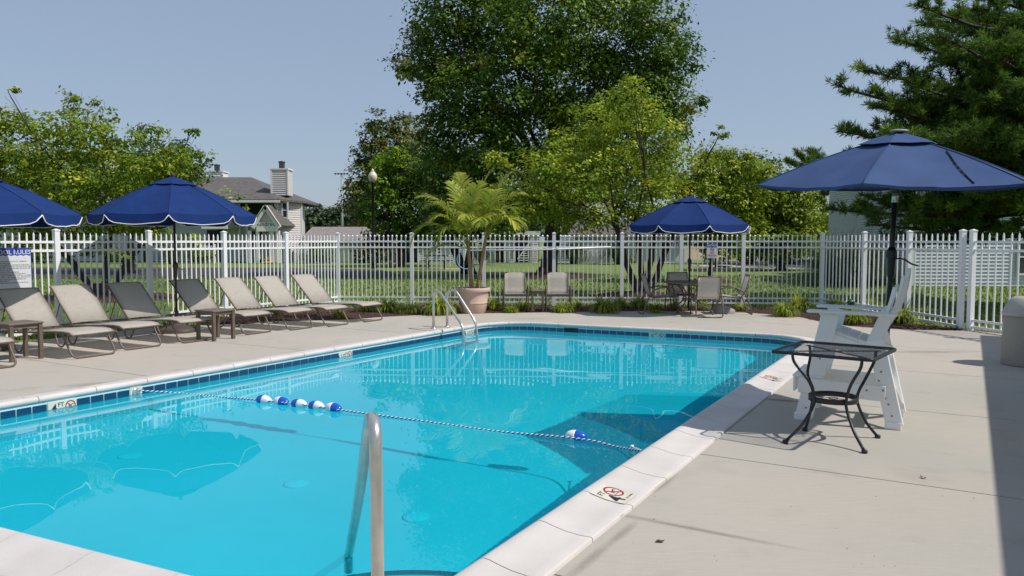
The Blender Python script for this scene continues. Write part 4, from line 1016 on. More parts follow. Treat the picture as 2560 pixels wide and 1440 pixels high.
for (ax, ay), (wx, wy) in (((1084, 822), (1160, 852)), ((1118, 817), (1193, 840))):
    a = G(ax, ay); ww = G(wx, wy, WZ); q = ww - a; q.z = 0; L = q.length; dn = q.normalized(); b = MB()
    pth = [a + Vector((0, 0, 0)), a + Vector((0, 0, .60)), a + dn * .06 + Vector((0, 0, .70)), a + dn * .22 + Vector((0, 0, .71)), a + dn * (L - .04) + Vector((0, 0, .14)), a + q + Vector((0, 0, WZ + .03)), a + q + Vector((0, 0, -1.0))]
    b.tube(fillet(pth, [0, .08, .10, .14, .12, .06, 0], 7), .0235, 14); rl = b.build('rail', M['steel'], ld)
    MB().lathe([(.055, 0), (.055, .01), (.032, .03), (.026, .03)], 18, tuple(a)).build('flange', M['steel'], rl)
A_ = G(1160, 852, WZ); B_ = G(1193, 840, WZ)
for z in (-.38, -.68): b = MB(); b.beam(A_ + Vector((0, 0, z - WZ)), B_ + Vector((0, 0, z - WZ)), .09, .03); b.build('tread', M['floatwhite'], ld)

# ---- lane rope with floats ----
r0 = hookP; 
def wp(px, py, z=WZ): return G(px, py, z)
ends = G(1608, 1128, -.02)
fl_px = [(660, 1003, 0, 1), (703, 1007, 1, 0), (748, 1013, 0, 1), (791, 1018, 0, 1), (834, 1023, 1, 0), (1440, 1094, 1, 0)]
rope_pts = [r0, wp(450, 983, WZ - .004), wp(550, 993), wp(630, 999, WZ + .02), wp(747, 1011, WZ + .028), wp(870, 1028, WZ + .02), wp(1050, 1052, WZ + .004), wp(1240, 1078, WZ + .002), wp(1400, 1092, WZ + .026), wp(1480, 1102, WZ + .026), wp(1545, 1118, WZ + .02), ends]
rp_ = smoothpath(rope_pts, 40)
rope = thing('lane_rope', 'blue and white twisted lane rope stretched across the pool', 'rope', (0, 0, 0))
cum = [0]
for a, c in zip(rp_[:-1], rp_[1:]): cum.append(cum[-1] + (c - a).length)
def rope_at(s_):
    i = min(len(cum) - 2, max(0, next((k for k, c in enumerate(cum) if c > s_), len(cum) - 1) - 1)); t = (s_ - cum[i]) / max(1e-9, cum[i + 1] - cum[i]); p = rp_[i].lerp(rp_[i + 1], t); return p, (rp_[i + 1] - rp_[i]).normalized()
Ltot = cum[-1]; nst_ = int(Ltot / .008)
samp = [rope_at(Ltot * k / nst_) for k in range(nst_ + 1)]
for ph, mm, nm in ((0, 'ropeblue', 'blue_strand'), (PI, 'ropewhite', 'white_strand')):
    pts = []
    for k, (p, t) in enumerate(samp):
        sd = Vector((-t.y, t.x, 0)).normalized(); up = sd.cross(t); a = ph + 2 * PI * (Ltot * k / nst_) / .05; pts.append(p + (sd * math.cos(a) + up * math.sin(a)) * .0048)
    b = MB(); b.tube(pts, .0062, 5); b.build(nm, M[mm], rope)
names = {0: 'blue and white egg float, first in the row of five from the left wall', 1: 'blue and white egg float, second in the row of five', 2: 'blue and white egg float, middle of the row of five', 3: 'blue and white egg float, fourth in the row of five', 4: 'blue and white egg float, last of the row of five, blue end right', 5: 'single blue and white egg float near the right coping'}
for k, (px, py, lft_white, _) in enumerate(fl_px):
    p = wp(px, py, WZ + .012); i = min(range(len(rp_)), key=lambda i: (rp_[i] - p).length); t = (rp_[min(i + 3, len(rp_) - 1)] - rp_[max(i - 3, 0)]).normalized()
    sc = .97 if k < 5 else .95
    p.z = WZ + .018; o = thing('rope_float', names[k], 'float', p, math.atan2(t.y, t.x), 'egg shaped floats on the lane rope')
    hl_ = .105 * sc; rm_ = .058 * sc
    def egg(x0, x1, nm, mm):
        pr = []
        for j in range(9):
            x = x0 + (x1 - x0) * j / 8; q = max(0, 1 - (x / hl_) ** 2) ** .5; pr.append((max(.010, rm_ * q * (1 - .10 * x / hl_ * (1 if lft_white else 1))), x))
        b = MB(); b.lathe(pr, 22); oo = b.build(nm, M[mm], o, (0, 0, .006), (0, PI / 2, 0)); return oo
    egg(-hl_, 0 + (.02 if not lft_white else -.02) * -1 * 0, 'left_shell', 'floatwhite' if lft_white else 'floatblue'); egg(0, hl_, 'right_shell', 'floatblue' if lft_white else 'floatwhite')
b = MB(); e1 = G(1580, 1117, WZ + .02); b.tube(smoothpath([ends, G(1590, 1121, -.06), e1], 5), .007, 6); b.tube([e1 + Vector((-.014, 0, 0)), e1 + Vector((.014, 0, .004))], .014, 8); b.build('knotted_tail', M['ropewhite'], rope)

# ---- deck level depth markers printed on the coping ----
for px, py, key in ((1556, 1240, 'b4'), (1947, 946, 'b41')):
    g = G(px, py, .02); o = thing('depth_plaque', 'cream 4 FT no diving plaque on the near coping' if key == 'b4' else 'cream 4 1/2 FT no diving plaque on the coping beyond the mesh table', 'depth marker', (g.x, g.y, .0), group='no diving plaques on the coping')
    # lies on the sloping coping face: x along the pool, y towards the water
    tdir = Rgt[1] if Rgt[1].dot(UD.xy) > 0 else -Rgt[1]; pr_ = [(.045, .0085), (.11, .0095), (.17, .0155), (.235, .029), (.285, .0415)]
    ev = Vector((tdir.y, -tdir.x))                      # outward (right)
    base_d = (Vector((g.x, g.y)) - Rgt[0]).dot(tdir); orig = Rgt[0] + tdir * base_d
    def cop(u_, v_):      # u along, v across from outer edge inwards
        for (a, z0), (c, z1) in zip(pr_[:-1], pr_[1:]):
            if v_ <= c or (c, z1) == pr_[-1]: z = z0 + (z1 - z0) * (v_ - a) / (c - a); break
        p = orig + tdir * u_ - ev * v_; return Vector((p.x - g.x, p.y - g.y, z + .0015))
    b = MB(); vs = []
    for a, z in pr_: vs += [cop(-.105, a), cop(.105, a)]
    b.add(vs, [(2 * i, 2 * i + 1, 2 * i + 3, 2 * i + 2) for i in range(4)], True); b.build('plate', M['marker'], o)
    def drape(me, name, cx, cy, sc, dz, mm=None):
        m2 = me.copy(); m2.name = name
        for v in m2.vertices:                                 # text x -> along -v (reading from the deck), rotated a quarter turn
            x, y = v.co.x * sc, v.co.y * sc; q = cop(cx + x, cy + y); v.co = (q.x, q.y, q.z + dz + v.co.z * .3)
        if mm: m2.materials.clear(); m2.materials.append(mm)
        return obj(name, m2, o)
    drape(TX[key], 'depth_figure', -.040 - .01, .12, 1 if key == 'b4' else .8, .001); drape(TX['bFT'], 'unit_lettering', -.050, .225, .9, .001)
    drape(nodive_bm(.068).mesh('r', M['red']), 'no_diving_ring', .050, .185, 1, .001); drape(diver_bm(.068).mesh('d', M['black']), 'diver_figure', .050, .185, 1, .0014)
    drape(TX['nd'], 'no_diving_lettering', .050, .075, .65, .001)

# ---- signs on the fence ----
def sign_root(name, label, p, d, zc, off):
    n_ = Vector((d.y, -d.x)); n_ = n_ if n_.y < 0 or (abs(n_.y) < .6 and n_.x > 0) else -n_
    dx = Vector((-n_.y, n_.x)); q = p + n_ * off
    Mx = Matrix((( dx.x, 0, n_.x), (dx.y, 0, n_.y), (0, 1, 0)))
    return thing(name, label, 'sign', (q.x, q.y, zc), rot=Mx.to_euler())
kx = (1779 - 1280) / F_PX; d_ = farB - farA; t_ = (kx * farA.y - farA.x) / (d_.x - kx * d_.y); pN = farA + d_ * t_
sg = sign_root('notice_sign', 'small NOTICE NO SMOKING sign hung on the far fence right of the dining umbrella pole', pN, d_.normalized(), 1.375, .03)
MB().box((0, 0, 0), (.265, .36, .006)).build('sign_plate', M['signwhite'], sg); MB().box((0, .133, .0035), (.255, .085, .002)).build('header_band', M['skyprint'], sg)
obj('notice_lettering', TX['NOTICE'], sg, (0, .133, .0055)); nodive_bm(.05).build('no_smoking_ring', M['red'], sg, (0, .035, .004)); MB().box((0, .033, .0036), (.07, .010, .001)).build('cigarette_mark', M['black'], sg)
obj('no_lettering', TX['NO'], sg, (0, -.055, .004)); obj('smoking_lettering', TX['SM'], sg, (0, -.11, .004)); obj('area_lettering', TX['IN'], sg, (0, -.15, .004))
kx = (28 - 1280) / F_PX; d_ = -fdir; t_ = (kx * fenceP0.y - fenceP0.x) / (d_.x - kx * d_.y); pR = fenceP0 + d_ * t_
ps = sign_root('pool_rules_sign', 'white POOL RULES sign with a dark blue header at the left picture edge', pR, fdir, 1.13, .055)
MB().box((0, 0, 0), (.60, .78, .006), bev=.002).build('sign_plate', M['blueprint'], ps)
MB().box((0, -.07, .0034), (.575, .61, .002)).build('white_field', M['signwhite'], ps)
wv = MB(); nn_ = 24; vs = []
for k in range(nn_ + 1): x = -.2875 + .575 * k / nn_; vs += [(x, .234, .0048), (x, .262 - .0 + .008 * math.sin(k * PI / 2), .0048)]
wv.add(vs, [(2 * k, 2 * k + 2, 2 * k + 3, 2 * k + 1) for k in range(nn_)]); wv.build('wavy_border', M['signwhite'], ps)
obj('title_lettering', TX['PR'], ps, (0, .315, .0045)); obj('rules_lettering', TX['rules'], ps, (-.270, -.015, .0050))
hk = MB(); hk.tube(smoothpath([(.05, .33, .02), (.05, .42, .02), (.05, .47, 0), (.05, .43, -.03)], 4), .006, 6); hk.build('hanging_hook', M['blackiron'], ps)
kx = (-22 - 1280) / F_PX; t_ = (kx * fenceP0.y - fenceP0.x) / (d_.x - kx * d_.y); pR = fenceP0 + d_ * t_
p2 = sign_root('small_sign', 'small white sign with a blue border below the pool rules', pR, fdir, .62, .055)
MB().box((0, 0, 0), (.42, .22, .006)).build('sign_plate', M['blueprint'], p2); MB().box((0, 0, .0034), (.40, .20, .002)).build('white_field', M['signwhite'], p2)
# ---- rescue pole with a hoop, on the far fence ----
def onfar(px, off, z):
    kx = (px - 1280) / F_PX; A = farA + Vector((0, -off)); d = farB - farA; t = (kx * A.y - A.x) / (d.x - kx * d.y); q = A + d * t; return Vector((q.x, q.y, z))
rq = thing('rescue_pole', 'long white rescue pole with a pale blue hoop hanging on the far fence', 'rescue pole', (0, 0, 0))
MB().tube([onfar(1176, .07, 1.385), onfar(1390, .07, 1.415), onfar(1527, .07, 1.475)], .019, 8).build('pole', M['fence'], rq)
hp = []
for k in range(17): a = R(92) + R(178) * k / 16; c = onfar(1166, .08, 1.15); hp.append(c + Vector((.24 * math.cos(a), 0, .235 * math.sin(a))))
MB().tube([onfar(1180, .08, 1.385)] + hp + [hp[-1] + Vector((.12, 0, -.0))], .011, 6).build('hoop', M['hoop'], rq)
hk = MB(); hk.tube([onfar(1389, .03, 1.50), onfar(1390, .10, 1.47), onfar(1390, .10, 1.39)], .008, 5); hk.build('hanger', M['blackiron'], rq)
# ---- green garden lantern ----
gl_ = G(2127, 790); gl_ = P(2127, 762, 15.6); 
gt_ = thing('garden_light', 'small dark green tiered garden light in the mulch behind the lifeguard chair', 'garden light', (gl_.x, gl_.y, 0))
MB().lathe([(.018, 0), (.018, .30)], 8).build('stake', M['greenpaint'], gt_)
MB().lathe([(.05, .30), (.075, .305), (.055, .33), (.08, .335), (.055, .36), (.085, .365), (.06, .39), (.09, .40), (.05, .44), (.015, .47), (.001, .475)], 14).build('tiered_shade', M['greenpaint'], gt_)
# ---- a few dropped leaves ----
for k, (px, py) in enumerate([(1650, 1356), (2308, 1196)]):
    g = G(px, py); b = MB(); b.add([(-.028, 0, .004), (-.01, -.011, .012), (.012, -.009, .004), (.03, .003, .014), (.012, .012, .006), (-.01, .010, .013)], [(0, 1, 2, 5), (5, 2, 4), (2, 3, 4)], True)
    o = b.build('fallen_leaf', M['barkred'], None, (g.x, g.y, .001), (0, 0, k * 1.7)); tag(o, ('curled brown leaf on the deck near the coping plaque', 'small brown leaf on the open deck at the right')[k], 'leaf')
b = MB(); r_d = random.Random(3)
for k in range(120):
    px, py = r_d.uniform(1250, 2560), r_d.uniform(830, 1440) 
    if k % 4 == 0: px, py = r_d.uniform(0, 1100), r_d.uniform(860, 1000)
    g = G(px, py); q = Vector((g.x, g.y))
    if inpoly(np.array([q.x]), np.array([q.y]), offset_outline(-.06))[0] or q.y > 13: continue
    s_ = r_d.uniform(.002, .0065); a = r_d.uniform(0, PI); d = Vector((math.cos(a), math.sin(a), 0)) * s_; e = Vector((-d.y, d.x, 0)) * r_d.uniform(.3, .9); c = Vector((q.x, q.y, .0025)); b.add([c - d, c - e, c + d, c + e + Vector((0, 0, .003))], [(0, 1, 2, 3)])
o = b.build('deck_debris', M['barkred']); tag(o, 'tiny seeds and leaf crumbs scattered over the concrete deck', 'debris', kind='stuff')
# ---- bathhouse to the right: only its shadow enters the picture ----
sh0, sh1 = G(2508, 1440), G(2450, 835); sdir = (sh1 - sh0); sdir.z = 0; sdir.normalize(); HT = 2.7
off = Vector((SUN.x / SUN.z * HT, SUN.y / SUN.z * HT, 0)); e0 = sh0 + off - sdir * 8; e1 = sh1 + off - sdir * .2; rt = Vector((sdir.y, -sdir.x, 0))
bh = thing('bathhouse', 'low pale sided bathhouse just outside the right of the picture', 'building', (0, 0, 0))
b = MB(); b.add([e0 + rt * .5 - Vector((0, 0, HT)), e1 + rt * .5 - sdir * .4 - Vector((0, 0, HT)), e1 + rt * 6 - sdir * .4 - Vector((0, 0, HT)), e0 + rt * 6 - Vector((0, 0, HT))] + [e0 + rt * .5, e1 + rt * .5 - sdir * .4, e1 + rt * 6 - sdir * .4, e0 + rt * 6], [(0, 1, 5, 4), (1, 2, 6, 5), (2, 3, 7, 6), (3, 0, 4, 7)]); b.build('wall', M['siding_shade'], bh)
b = MB(); ez = HT + e0.z; q0, q1, q2, q3 = [Vector((p.x, p.y, HT)) for p in (e0, e1, e1 + rt * 6.5, e0 + rt * 6.5)]; m0, m1 = (q0 + q3) / 2 + Vector((0, 0, 1.6)), (q1 + q2) / 2 + Vector((0, 0, 1.6))
b.add([q0, q1, q2, q3, m0, m1], [(0, 1, 5, 4), (2, 3, 4, 5), (1, 2, 5), (3, 0, 4), (0, 3, 2, 1)]); b.build('roof', M['roof'], bh)
# ================================================================= TREES
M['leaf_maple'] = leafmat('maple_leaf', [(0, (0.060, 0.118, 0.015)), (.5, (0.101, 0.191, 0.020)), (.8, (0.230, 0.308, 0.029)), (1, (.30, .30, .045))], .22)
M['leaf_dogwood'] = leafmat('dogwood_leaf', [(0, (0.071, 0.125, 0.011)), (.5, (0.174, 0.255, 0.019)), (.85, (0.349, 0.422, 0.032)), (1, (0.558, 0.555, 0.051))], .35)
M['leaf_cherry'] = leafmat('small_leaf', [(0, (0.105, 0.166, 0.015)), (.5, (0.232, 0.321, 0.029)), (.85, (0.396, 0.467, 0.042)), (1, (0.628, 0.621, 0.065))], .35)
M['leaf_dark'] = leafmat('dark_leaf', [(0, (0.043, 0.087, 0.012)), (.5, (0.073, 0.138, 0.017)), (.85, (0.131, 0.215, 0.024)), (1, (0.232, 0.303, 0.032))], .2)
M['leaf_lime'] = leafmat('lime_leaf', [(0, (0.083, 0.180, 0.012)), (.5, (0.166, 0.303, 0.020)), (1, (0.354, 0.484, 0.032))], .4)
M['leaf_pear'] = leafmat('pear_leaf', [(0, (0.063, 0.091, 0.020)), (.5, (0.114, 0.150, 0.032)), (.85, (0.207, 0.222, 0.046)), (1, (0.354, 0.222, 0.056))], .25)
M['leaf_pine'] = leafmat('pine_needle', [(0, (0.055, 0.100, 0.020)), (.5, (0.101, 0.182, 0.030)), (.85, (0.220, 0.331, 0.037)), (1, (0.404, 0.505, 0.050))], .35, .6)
M['leaf_far'] = leafmat('haze_tint_leaf', [(0, (0.081, 0.115, 0.068)), (.5, (0.101, 0.135, 0.074)), (1, (0.162, 0.203, 0.095))], .2)  # distance haze is put into this leaf colour

DENS = 5.0
def leaves(centers, radii, per_m2, size, seed, droop=.35, clump=.45, nclump=26, tone0=.42, tonev=.20, flat=.75, fill=.55):
    rg = np.random.RandomState(seed); Vs, Ts = [], []
    for (c, r) in zip(centers, radii):
        r3 = np.array([r, r, r * flat]) if np.isscalar(r) else np.array(r)
        rm = float(np.mean(r3)); nl = per_m2 * DENS * 4 * PI * rm * rm; nc = max(3, int(nl / nclump))
        d = rg.normal(size=(nc, 3)); d /= np.linalg.norm(d, axis=1, keepdims=True)
        rad = fill + (1.05 - fill) * rg.rand(nc) ** .6; rad *= 1 + .09 * rg.normal(size=nc) * (rg.rand(nc) > .6)
        cc = np.array(c) + d * r3 * rad[:, None]; cs = min(clump, rm * .55) * (.6 + .7 * rg.rand(nc))
        ct = tone0 + tonev * rg.normal(size=nc) + .10 * d[:, 2]  # tone random per clump, plus a top-lit lift put into the colour
        k = nclump; off = rg.normal(size=(nc, k, 3)) * cs[:, None, None] * np.array([.55, .55, .32]); p = (cc[:, None, :] + off).reshape(-1, 3); n = len(p)
        out = np.repeat(d, k, 0); nrm = out * .6 + rg.normal(size=(n, 3)) * .55 + np.array([0, 0, .55]); nrm /= np.linalg.norm(nrm, axis=1, keepdims=True)
        cn = np.repeat(d * .5 + rg.normal(size=(nc, 3)) * .35 + np.array([0, 0, .6]), k, 0); nrm = nrm * .62 + cn * .55; nrm /= np.linalg.norm(nrm, axis=1, keepdims=True)
        ax = rg.normal(size=(n, 3)) + out * .5 + np.array([0, 0, -droop]); ax -= nrm * (ax * nrm).sum(1, keepdims=True); ax /= np.linalg.norm(ax, axis=1, keepdims=True)
        sd = np.cross(nrm, ax); s_ = size * (.65 + .7 * rg.rand(n))[:, None]
        a = p - ax * s_ * .5; b = p + sd * s_ * .30 + nrm * s_ * .07; e = p + ax * s_ * .55 - nrm * s_ * .05; f = p - sd * s_ * .30 + nrm * s_ * .07
        Vs.append(np.stack([a, b, e, f], 1).reshape(-1, 3)); Ts.append(np.clip(np.repeat(ct, k) + .10 * rg.normal(size=n), 0, 1))
    V = np.concatenate(Vs); T = np.concatenate(Ts); F_ = np.arange(len(V)).reshape(-1, 4); return V, F_, T

def limb(b, a, c, r0, r1, seed, n=7, bend=.12, sides=7):
    rr = random.Random(seed); a, c = Vector(a), Vector(c); L = (c - a).length; pts = []
    o = Vector((rr.uniform(-1, 1), rr.uniform(-1, 1), rr.uniform(-.2, .8))) * L * bend
    for i in range(n + 1):
        t = i / n; pts.append(a.lerp(c, t) + o * math.sin(PI * t) + Vector((rr.uniform(-1, 1), rr.uniform(-1, 1), rr.uniform(-1, 1))) * L * .012)
    b.tube(pts, [r0 + (r1 - r0) * i / n for i in range(n + 1)], sides); return pts

def tree(name, label, cat, base, Y, blobs, leafm, size, dens, trunk_r=.2, stems=None, fork=.45, bark='bark', seed=1, group=None, spread=.7, clump=.45, tone0=.42, fill=.55, twig=.35, flat=.8, tonev=.2, limb_n=1.0, droop=.35, nclump=26):
    """blobs: (px, py, r_px[, dY]) foliage masses; each gets its own depth inside the crown"""
    rr = random.Random(seed * 31 + 5); root = thing(name, label, cat, (0, 0, 0), 0, group)
    cs, rs = [], []; R0 = max(abs(b[0] - (base[0])) for b in blobs) / F_PX * Y * spread
    for b in blobs:
        dY = b[3] if len(b) > 3 else rr.uniform(-1, 1) * R0 * .6
        p = P(b[0], b[1], Y + dY); cs.append(p); rs.append(b[2] / F_PX * (Y + dY))
    V, F_, T = leaves([tuple(c) for c in cs], rs, dens, size, seed, clump=clump, tone0=tone0, fill=fill, flat=flat, tonev=tonev, droop=droop, nclump=nclump)
    keep = V.reshape(-1, 4, 3)[:, :, 2].min(1) > .05; V = V.reshape(-1, 4, 3)[keep].reshape(-1, 3); T = T[keep]; F_ = np.arange(len(V)).reshape(-1, 4)
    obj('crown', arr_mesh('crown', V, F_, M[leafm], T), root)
    g0 = P(base[0], base[1], Y); g0.z = -.05
    cz = np.mean([c.z for c in cs]); b = MB(); k = 0
    stems = stems or [(0, 0, 0, cz * fork)]
    tops = []
    for (dx, dtx, dty, hz_) in stems:
        a = g0 + Vector((dx, 0, 0)); t = g0 + Vector((dx + dtx, dty, hz_)); k += 1
        pts = limb(b, a, t, trunk_r * (1.0 if len(stems) == 1 else .8), trunk_r * .62, seed + k, 8, .05, 10); tops.append(t)
        b.lathe([(trunk_r * 1.7, -.05), (trunk_r * 1.25, .12), (trunk_r * 1.0, .4)], 10, (a.x, a.y, 0))
    for j, (c, r) in enumerate(zip(cs, rs)):
        if rr.random() > limb_n: continue
        t = min(tops, key=lambda q: (q - c).length * (1 + .3 * rr.random())); st_ = t.copy(); st_.z = min(t.z, c.z - .2 * r)
        src = t if c.z >= t.z - .3 else Vector((t.x, t.y, max(c.z - .3, t.z * .8)))
        pts = limb(b, src, c, trunk_r * .26, .010 * max(1, Y / 30), seed * 77 + j, 7, .10, 6)
        for q in range(int(3 + r * 2)):
            d = Vector((rr.gauss(0, 1), rr.gauss(0, 1), rr.gauss(.2, .8))).normalized(); s_ = pts[rr.randrange(3, 7)]; limb(b, s_, c + d * r * rr.uniform(.5, .85), .010 * max(1, Y / 30), .003, seed * 991 + j * 17 + q, 4, .12, 4)
    b.build('trunk', M[bark], root)
    return root

# left dogwood, low and wide
db = [(60, 330, 75), (10, 300, 60), (-60, 380, 110), (150, 320, 70), (215, 300, 62), (120, 400, 90), (40, 440, 95), (240, 370, 80), (290, 345, 55), (340, 420, 75), (380, 330, 42), (300, 480, 80), (190, 470, 90), (90, 520, 85), (420, 400, 62), (460, 385, 40), (440, 440, 45), (0, 540, 90), (250, 560, 75), (330, 560, 60), (160, 580, 60), (-90, 500, 120), (560, 500, 35), (600, 520, 24), (480, 330, 20), (520, 395, 22), (20, 230, 22), (190, 240, 28), (250, 265, 25), (385, 585, 45), (470, 600, 30), (60, 600, 55), (225, 620, 40), (290, 640, 30)]
tree('dogwood_tree', 'wide multi-stemmed dogwood with yellow-green leaves behind the left fence', 'tree', (255, 748), 22.5, db, 'leaf_dogwood', .115, 26, .13, [(-.1, -1.3, -.2, 1.9), (.1, .1, .3, 2.2), (.2, 1.5, -.3, 2.0)], seed=11, clump=.26, fill=.35, flat=.62, tone0=.48, tonev=.24, nclump=20)
tree('dark_tree', 'dark green tree standing behind the dogwood at left', 'tree', (330, 668), 40, [(390, 420, 70), (440, 400, 60), (330, 440, 80), (480, 430, 45), (420, 470, 70), (350, 380, 45), (280, 420, 60), (250, 500, 70), (180, 430, 80), (100, 460, 90), (40, 420, 80)], 'leaf_dark', .20, 11, .2, seed=12, clump=.5, tone0=.45)
ring(P(265, 745, 22.6).x, 22.6, 2.1)
# the tall maple
mbk = [(1130, 130, 110), (1070, 150, 70), (1230, 90, 120), (1350, 60, 130), (1480, 80, 130), (1590, 130, 110), (1680, 150, 60), (1110, 30, 80), (1250, -60, 120), (1400, -110, 140), (1550, -50, 120), (1640, 40, 70), (1160, 250, 110), (1290, 200, 130), (1430, 220, 130), (1560, 230, 120), (1670, 240, 65), (1700, 110, 42), (1200, 350, 110), (1320, 340, 120), (1450, 350, 110), (1590, 330, 110), (1690, 300, 50), (1730, 265, 32), (1180, 430, 100), (1290, 450, 110), (1140, 510, 90), (1260, 540, 70), (1400, 450, 90), (1500, 430, 90), (1020, 165, 38), (1050, 90, 34), (1080, 240, 40), (1350, 525, 55), (1110, 330, 55), (1600, 430, 80), (1420, 525, 50), (1090, 400, 45)]
tree('maple_tree', 'very tall dark green maple with yellow tipped sprays, centre of the picture', 'tree', (1367, 690), 36, mbk, 'leaf_maple', .185, 17, .42, [(0, .1, 0, 4.2)], seed=21, clump=.70, tone0=.34, tonev=.32, fill=.50, spread=.65, nclump=44)
ring(P(1367, 690, 36).x, 36.2, 2.6)
# lime and cherry coloured small trees in front
cb = [(1560, 250, 62), (1490, 300, 62), (1610, 290, 62), (1430, 370, 70), (1540, 350, 85), (1650, 350, 68), (1370, 420, 70), (1460, 440, 85), (1580, 440, 95), (1690, 430, 75), (1350, 500, 65), (1440, 520, 75), (1540, 520, 80), (1650, 510, 85), (1740, 470, 50), (1280, 480, 40), (1300, 540, 45), (1720, 540, 55), (1780, 380, 30), (1800, 330, 22), (1765, 420, 30), (1580, 210, 34), (1235, 400, 32), (1270, 425, 30), (1400, 545, 40), (1500, 548, 38), (1810, 420, 18), (1620, 540, 38)]
tree('cherry_tree', 'light yellow-green multi-trunk tree in front of the tall maple', 'tree', (1605, 745), 23.5, cb, 'leaf_cherry', .105, 30, .13, [(-.05, -.75, .1, 2.2), (.02, -.2, .2, 2.3), (.12, .25, -.1, 2.2), (.2, .9, .2, 2.3)], seed=31, clump=.26, fill=.40, flat=.85, tone0=.50, tonev=.22, nclump=20)
ring(P(1600, 742, 23.5).x, 23.5, 1.5)
# right background trees
tree('round_tree', 'yellow-green bushy tree right of the dining umbrella', 'tree', (1775, 702), 31.5, [(1790, 430, 60), (1850, 440, 62), (1820, 500, 70), (1750, 500, 60), (1880, 490, 45), (1780, 560, 55), (1860, 560, 50), (1720, 580, 40), (1830, 610, 40), (1760, 400, 35), (1720, 450, 45), (1800, 390, 30), (1840, 400, 35), (1890, 430, 40)], 'leaf_dogwood', .15, 24, .10, seed=41, clump=.35, tone0=.52)
ring(P(1775, 702, 31.5).x, 31.5, 1.1)
tree('round_tree', 'dense light green tree left of the right-hand house', 'tree', (1952, 672), 43, [(1960, 520, 70), (2020, 540, 62), (1900, 530, 60), (1990, 590, 60), (1920, 590, 62), (2050, 580, 35), (1860, 580, 50), (1940, 620, 45), (2010, 625, 35), (1870, 625, 35), (1820, 590, 40), (1880, 560, 50), (1950, 470, 45), (2000, 480, 40), (1920, 480, 45)], 'leaf_cherry', .20, 18, .22, seed=42, clump=.45, tone0=.45)
tree('dark_tree', 'dark tree behind the light green one at the roadside', 'tree', (1878, 655), 54, [(1900, 420, 40), (1930, 450, 55), (1880, 480, 50), (1850, 530, 60), (1940, 540, 60), (1850, 600, 50), (1800, 620, 40), (1980, 480, 50)], 'leaf_dark', .26, 9, .22, seed=43, clump=.6)
tree('roadside_tree', 'dark roadside tree with a short trunk near the parked car', 'tree', (1985, 652), 58, [(1990, 590, 45), (2040, 600, 40), (2000, 560, 45), (2060, 570, 40), (2080, 610, 35)], 'leaf_maple', .26, 9, .25, seed=44, clump=.6)
# left of the maple
tree('dark_tree', 'deep green tree behind the lamp post, left of the maple', 'tree', (1001, 660), 50, [(1000, 440, 75), (1060, 420, 80), (950, 520, 65), (1020, 520, 85), (1090, 500, 80), (960, 590, 45), (1040, 580, 55), (1110, 570, 50), (1130, 440, 80)], 'leaf_dark', .24, 10, .24, seed=51, clump=.55, bark='barkred', tone0=.5)
tree('lime_tree', 'bright green young tree just right of the globe lamp', 'tree', (975, 664), 47.5, [(960, 415, 32), (990, 395, 35), (945, 455, 26), (1010, 430, 30), (930, 520, 26), (965, 490, 30), (945, 560, 25)], 'leaf_lime', .19, 13, .09, seed=52, clump=.4, tone0=.5)
tree('pear_tree', 'tall narrow olive pear tree at the left of the tree group', 'tree', (925, 645), 66, [(940, 300, 24), (935, 340, 34), (925, 390, 40), (915, 440, 45), (905, 490, 45), (895, 530, 38), (950, 440, 45), (955, 380, 35), (960, 320, 16)], 'leaf_pear', .26, 9, .22, seed=53, clump=.5, flat=1.1)
tree('pear_tree', 'rust tinged pear tree right behind the narrow one', 'tree', (1015, 645), 68, [(1000, 310, 26), (1035, 320, 30), (1000, 350, 36), (1045, 370, 36), (1010, 400, 42), (985, 330, 20), (1055, 310, 16)], 'leaf_pear', .26, 9, .22, seed=54, clump=.5, flat=1.1, tone0=.62)
tree('shade_tree', 'dark leaning tree behind the potted palm and picnic table', 'tree', (1170, 681), 39, [(1180, 560, 45), (1120, 560, 50), (1220, 520, 60), (1150, 500, 60), (1230, 590, 30)], 'leaf_dark', .2, 12, .30, [(0, .05, 0, 2.6), (.0, -1.1, .2, 2.4)], seed=55, clump=.5)
# far wood
fw = thing('far_woodland', 'distant hazy tree line beyond the low grey garage roof', 'woodland'); fw['kind'] = 'stuff'
rr = random.Random(5); cs, rs = [], []
for k in range(110):
    px = rr.uniform(-900, 3400); Y_ = rr.uniform(165, 200); cs.append(tuple(P(px, rr.uniform(553, 598), Y_))); rs.append(rr.uniform(2.2, 4.2))
for px, py, r_ in ((790, 545, 3.2), (820, 550, 3), (870, 540, 4), (890, 545, 4), (765, 560, 3), (845, 560, 3)): cs.append(tuple(P(px, py, 160))); rs.append(r_)
V, F_, T = leaves(cs, rs, 1.6, .95, 99, clump=1.1, nclump=22); obj('foliage', arr_mesh('foliage', V, F_, M['leaf_far'], T), fw)['kind'] = 'stuff'

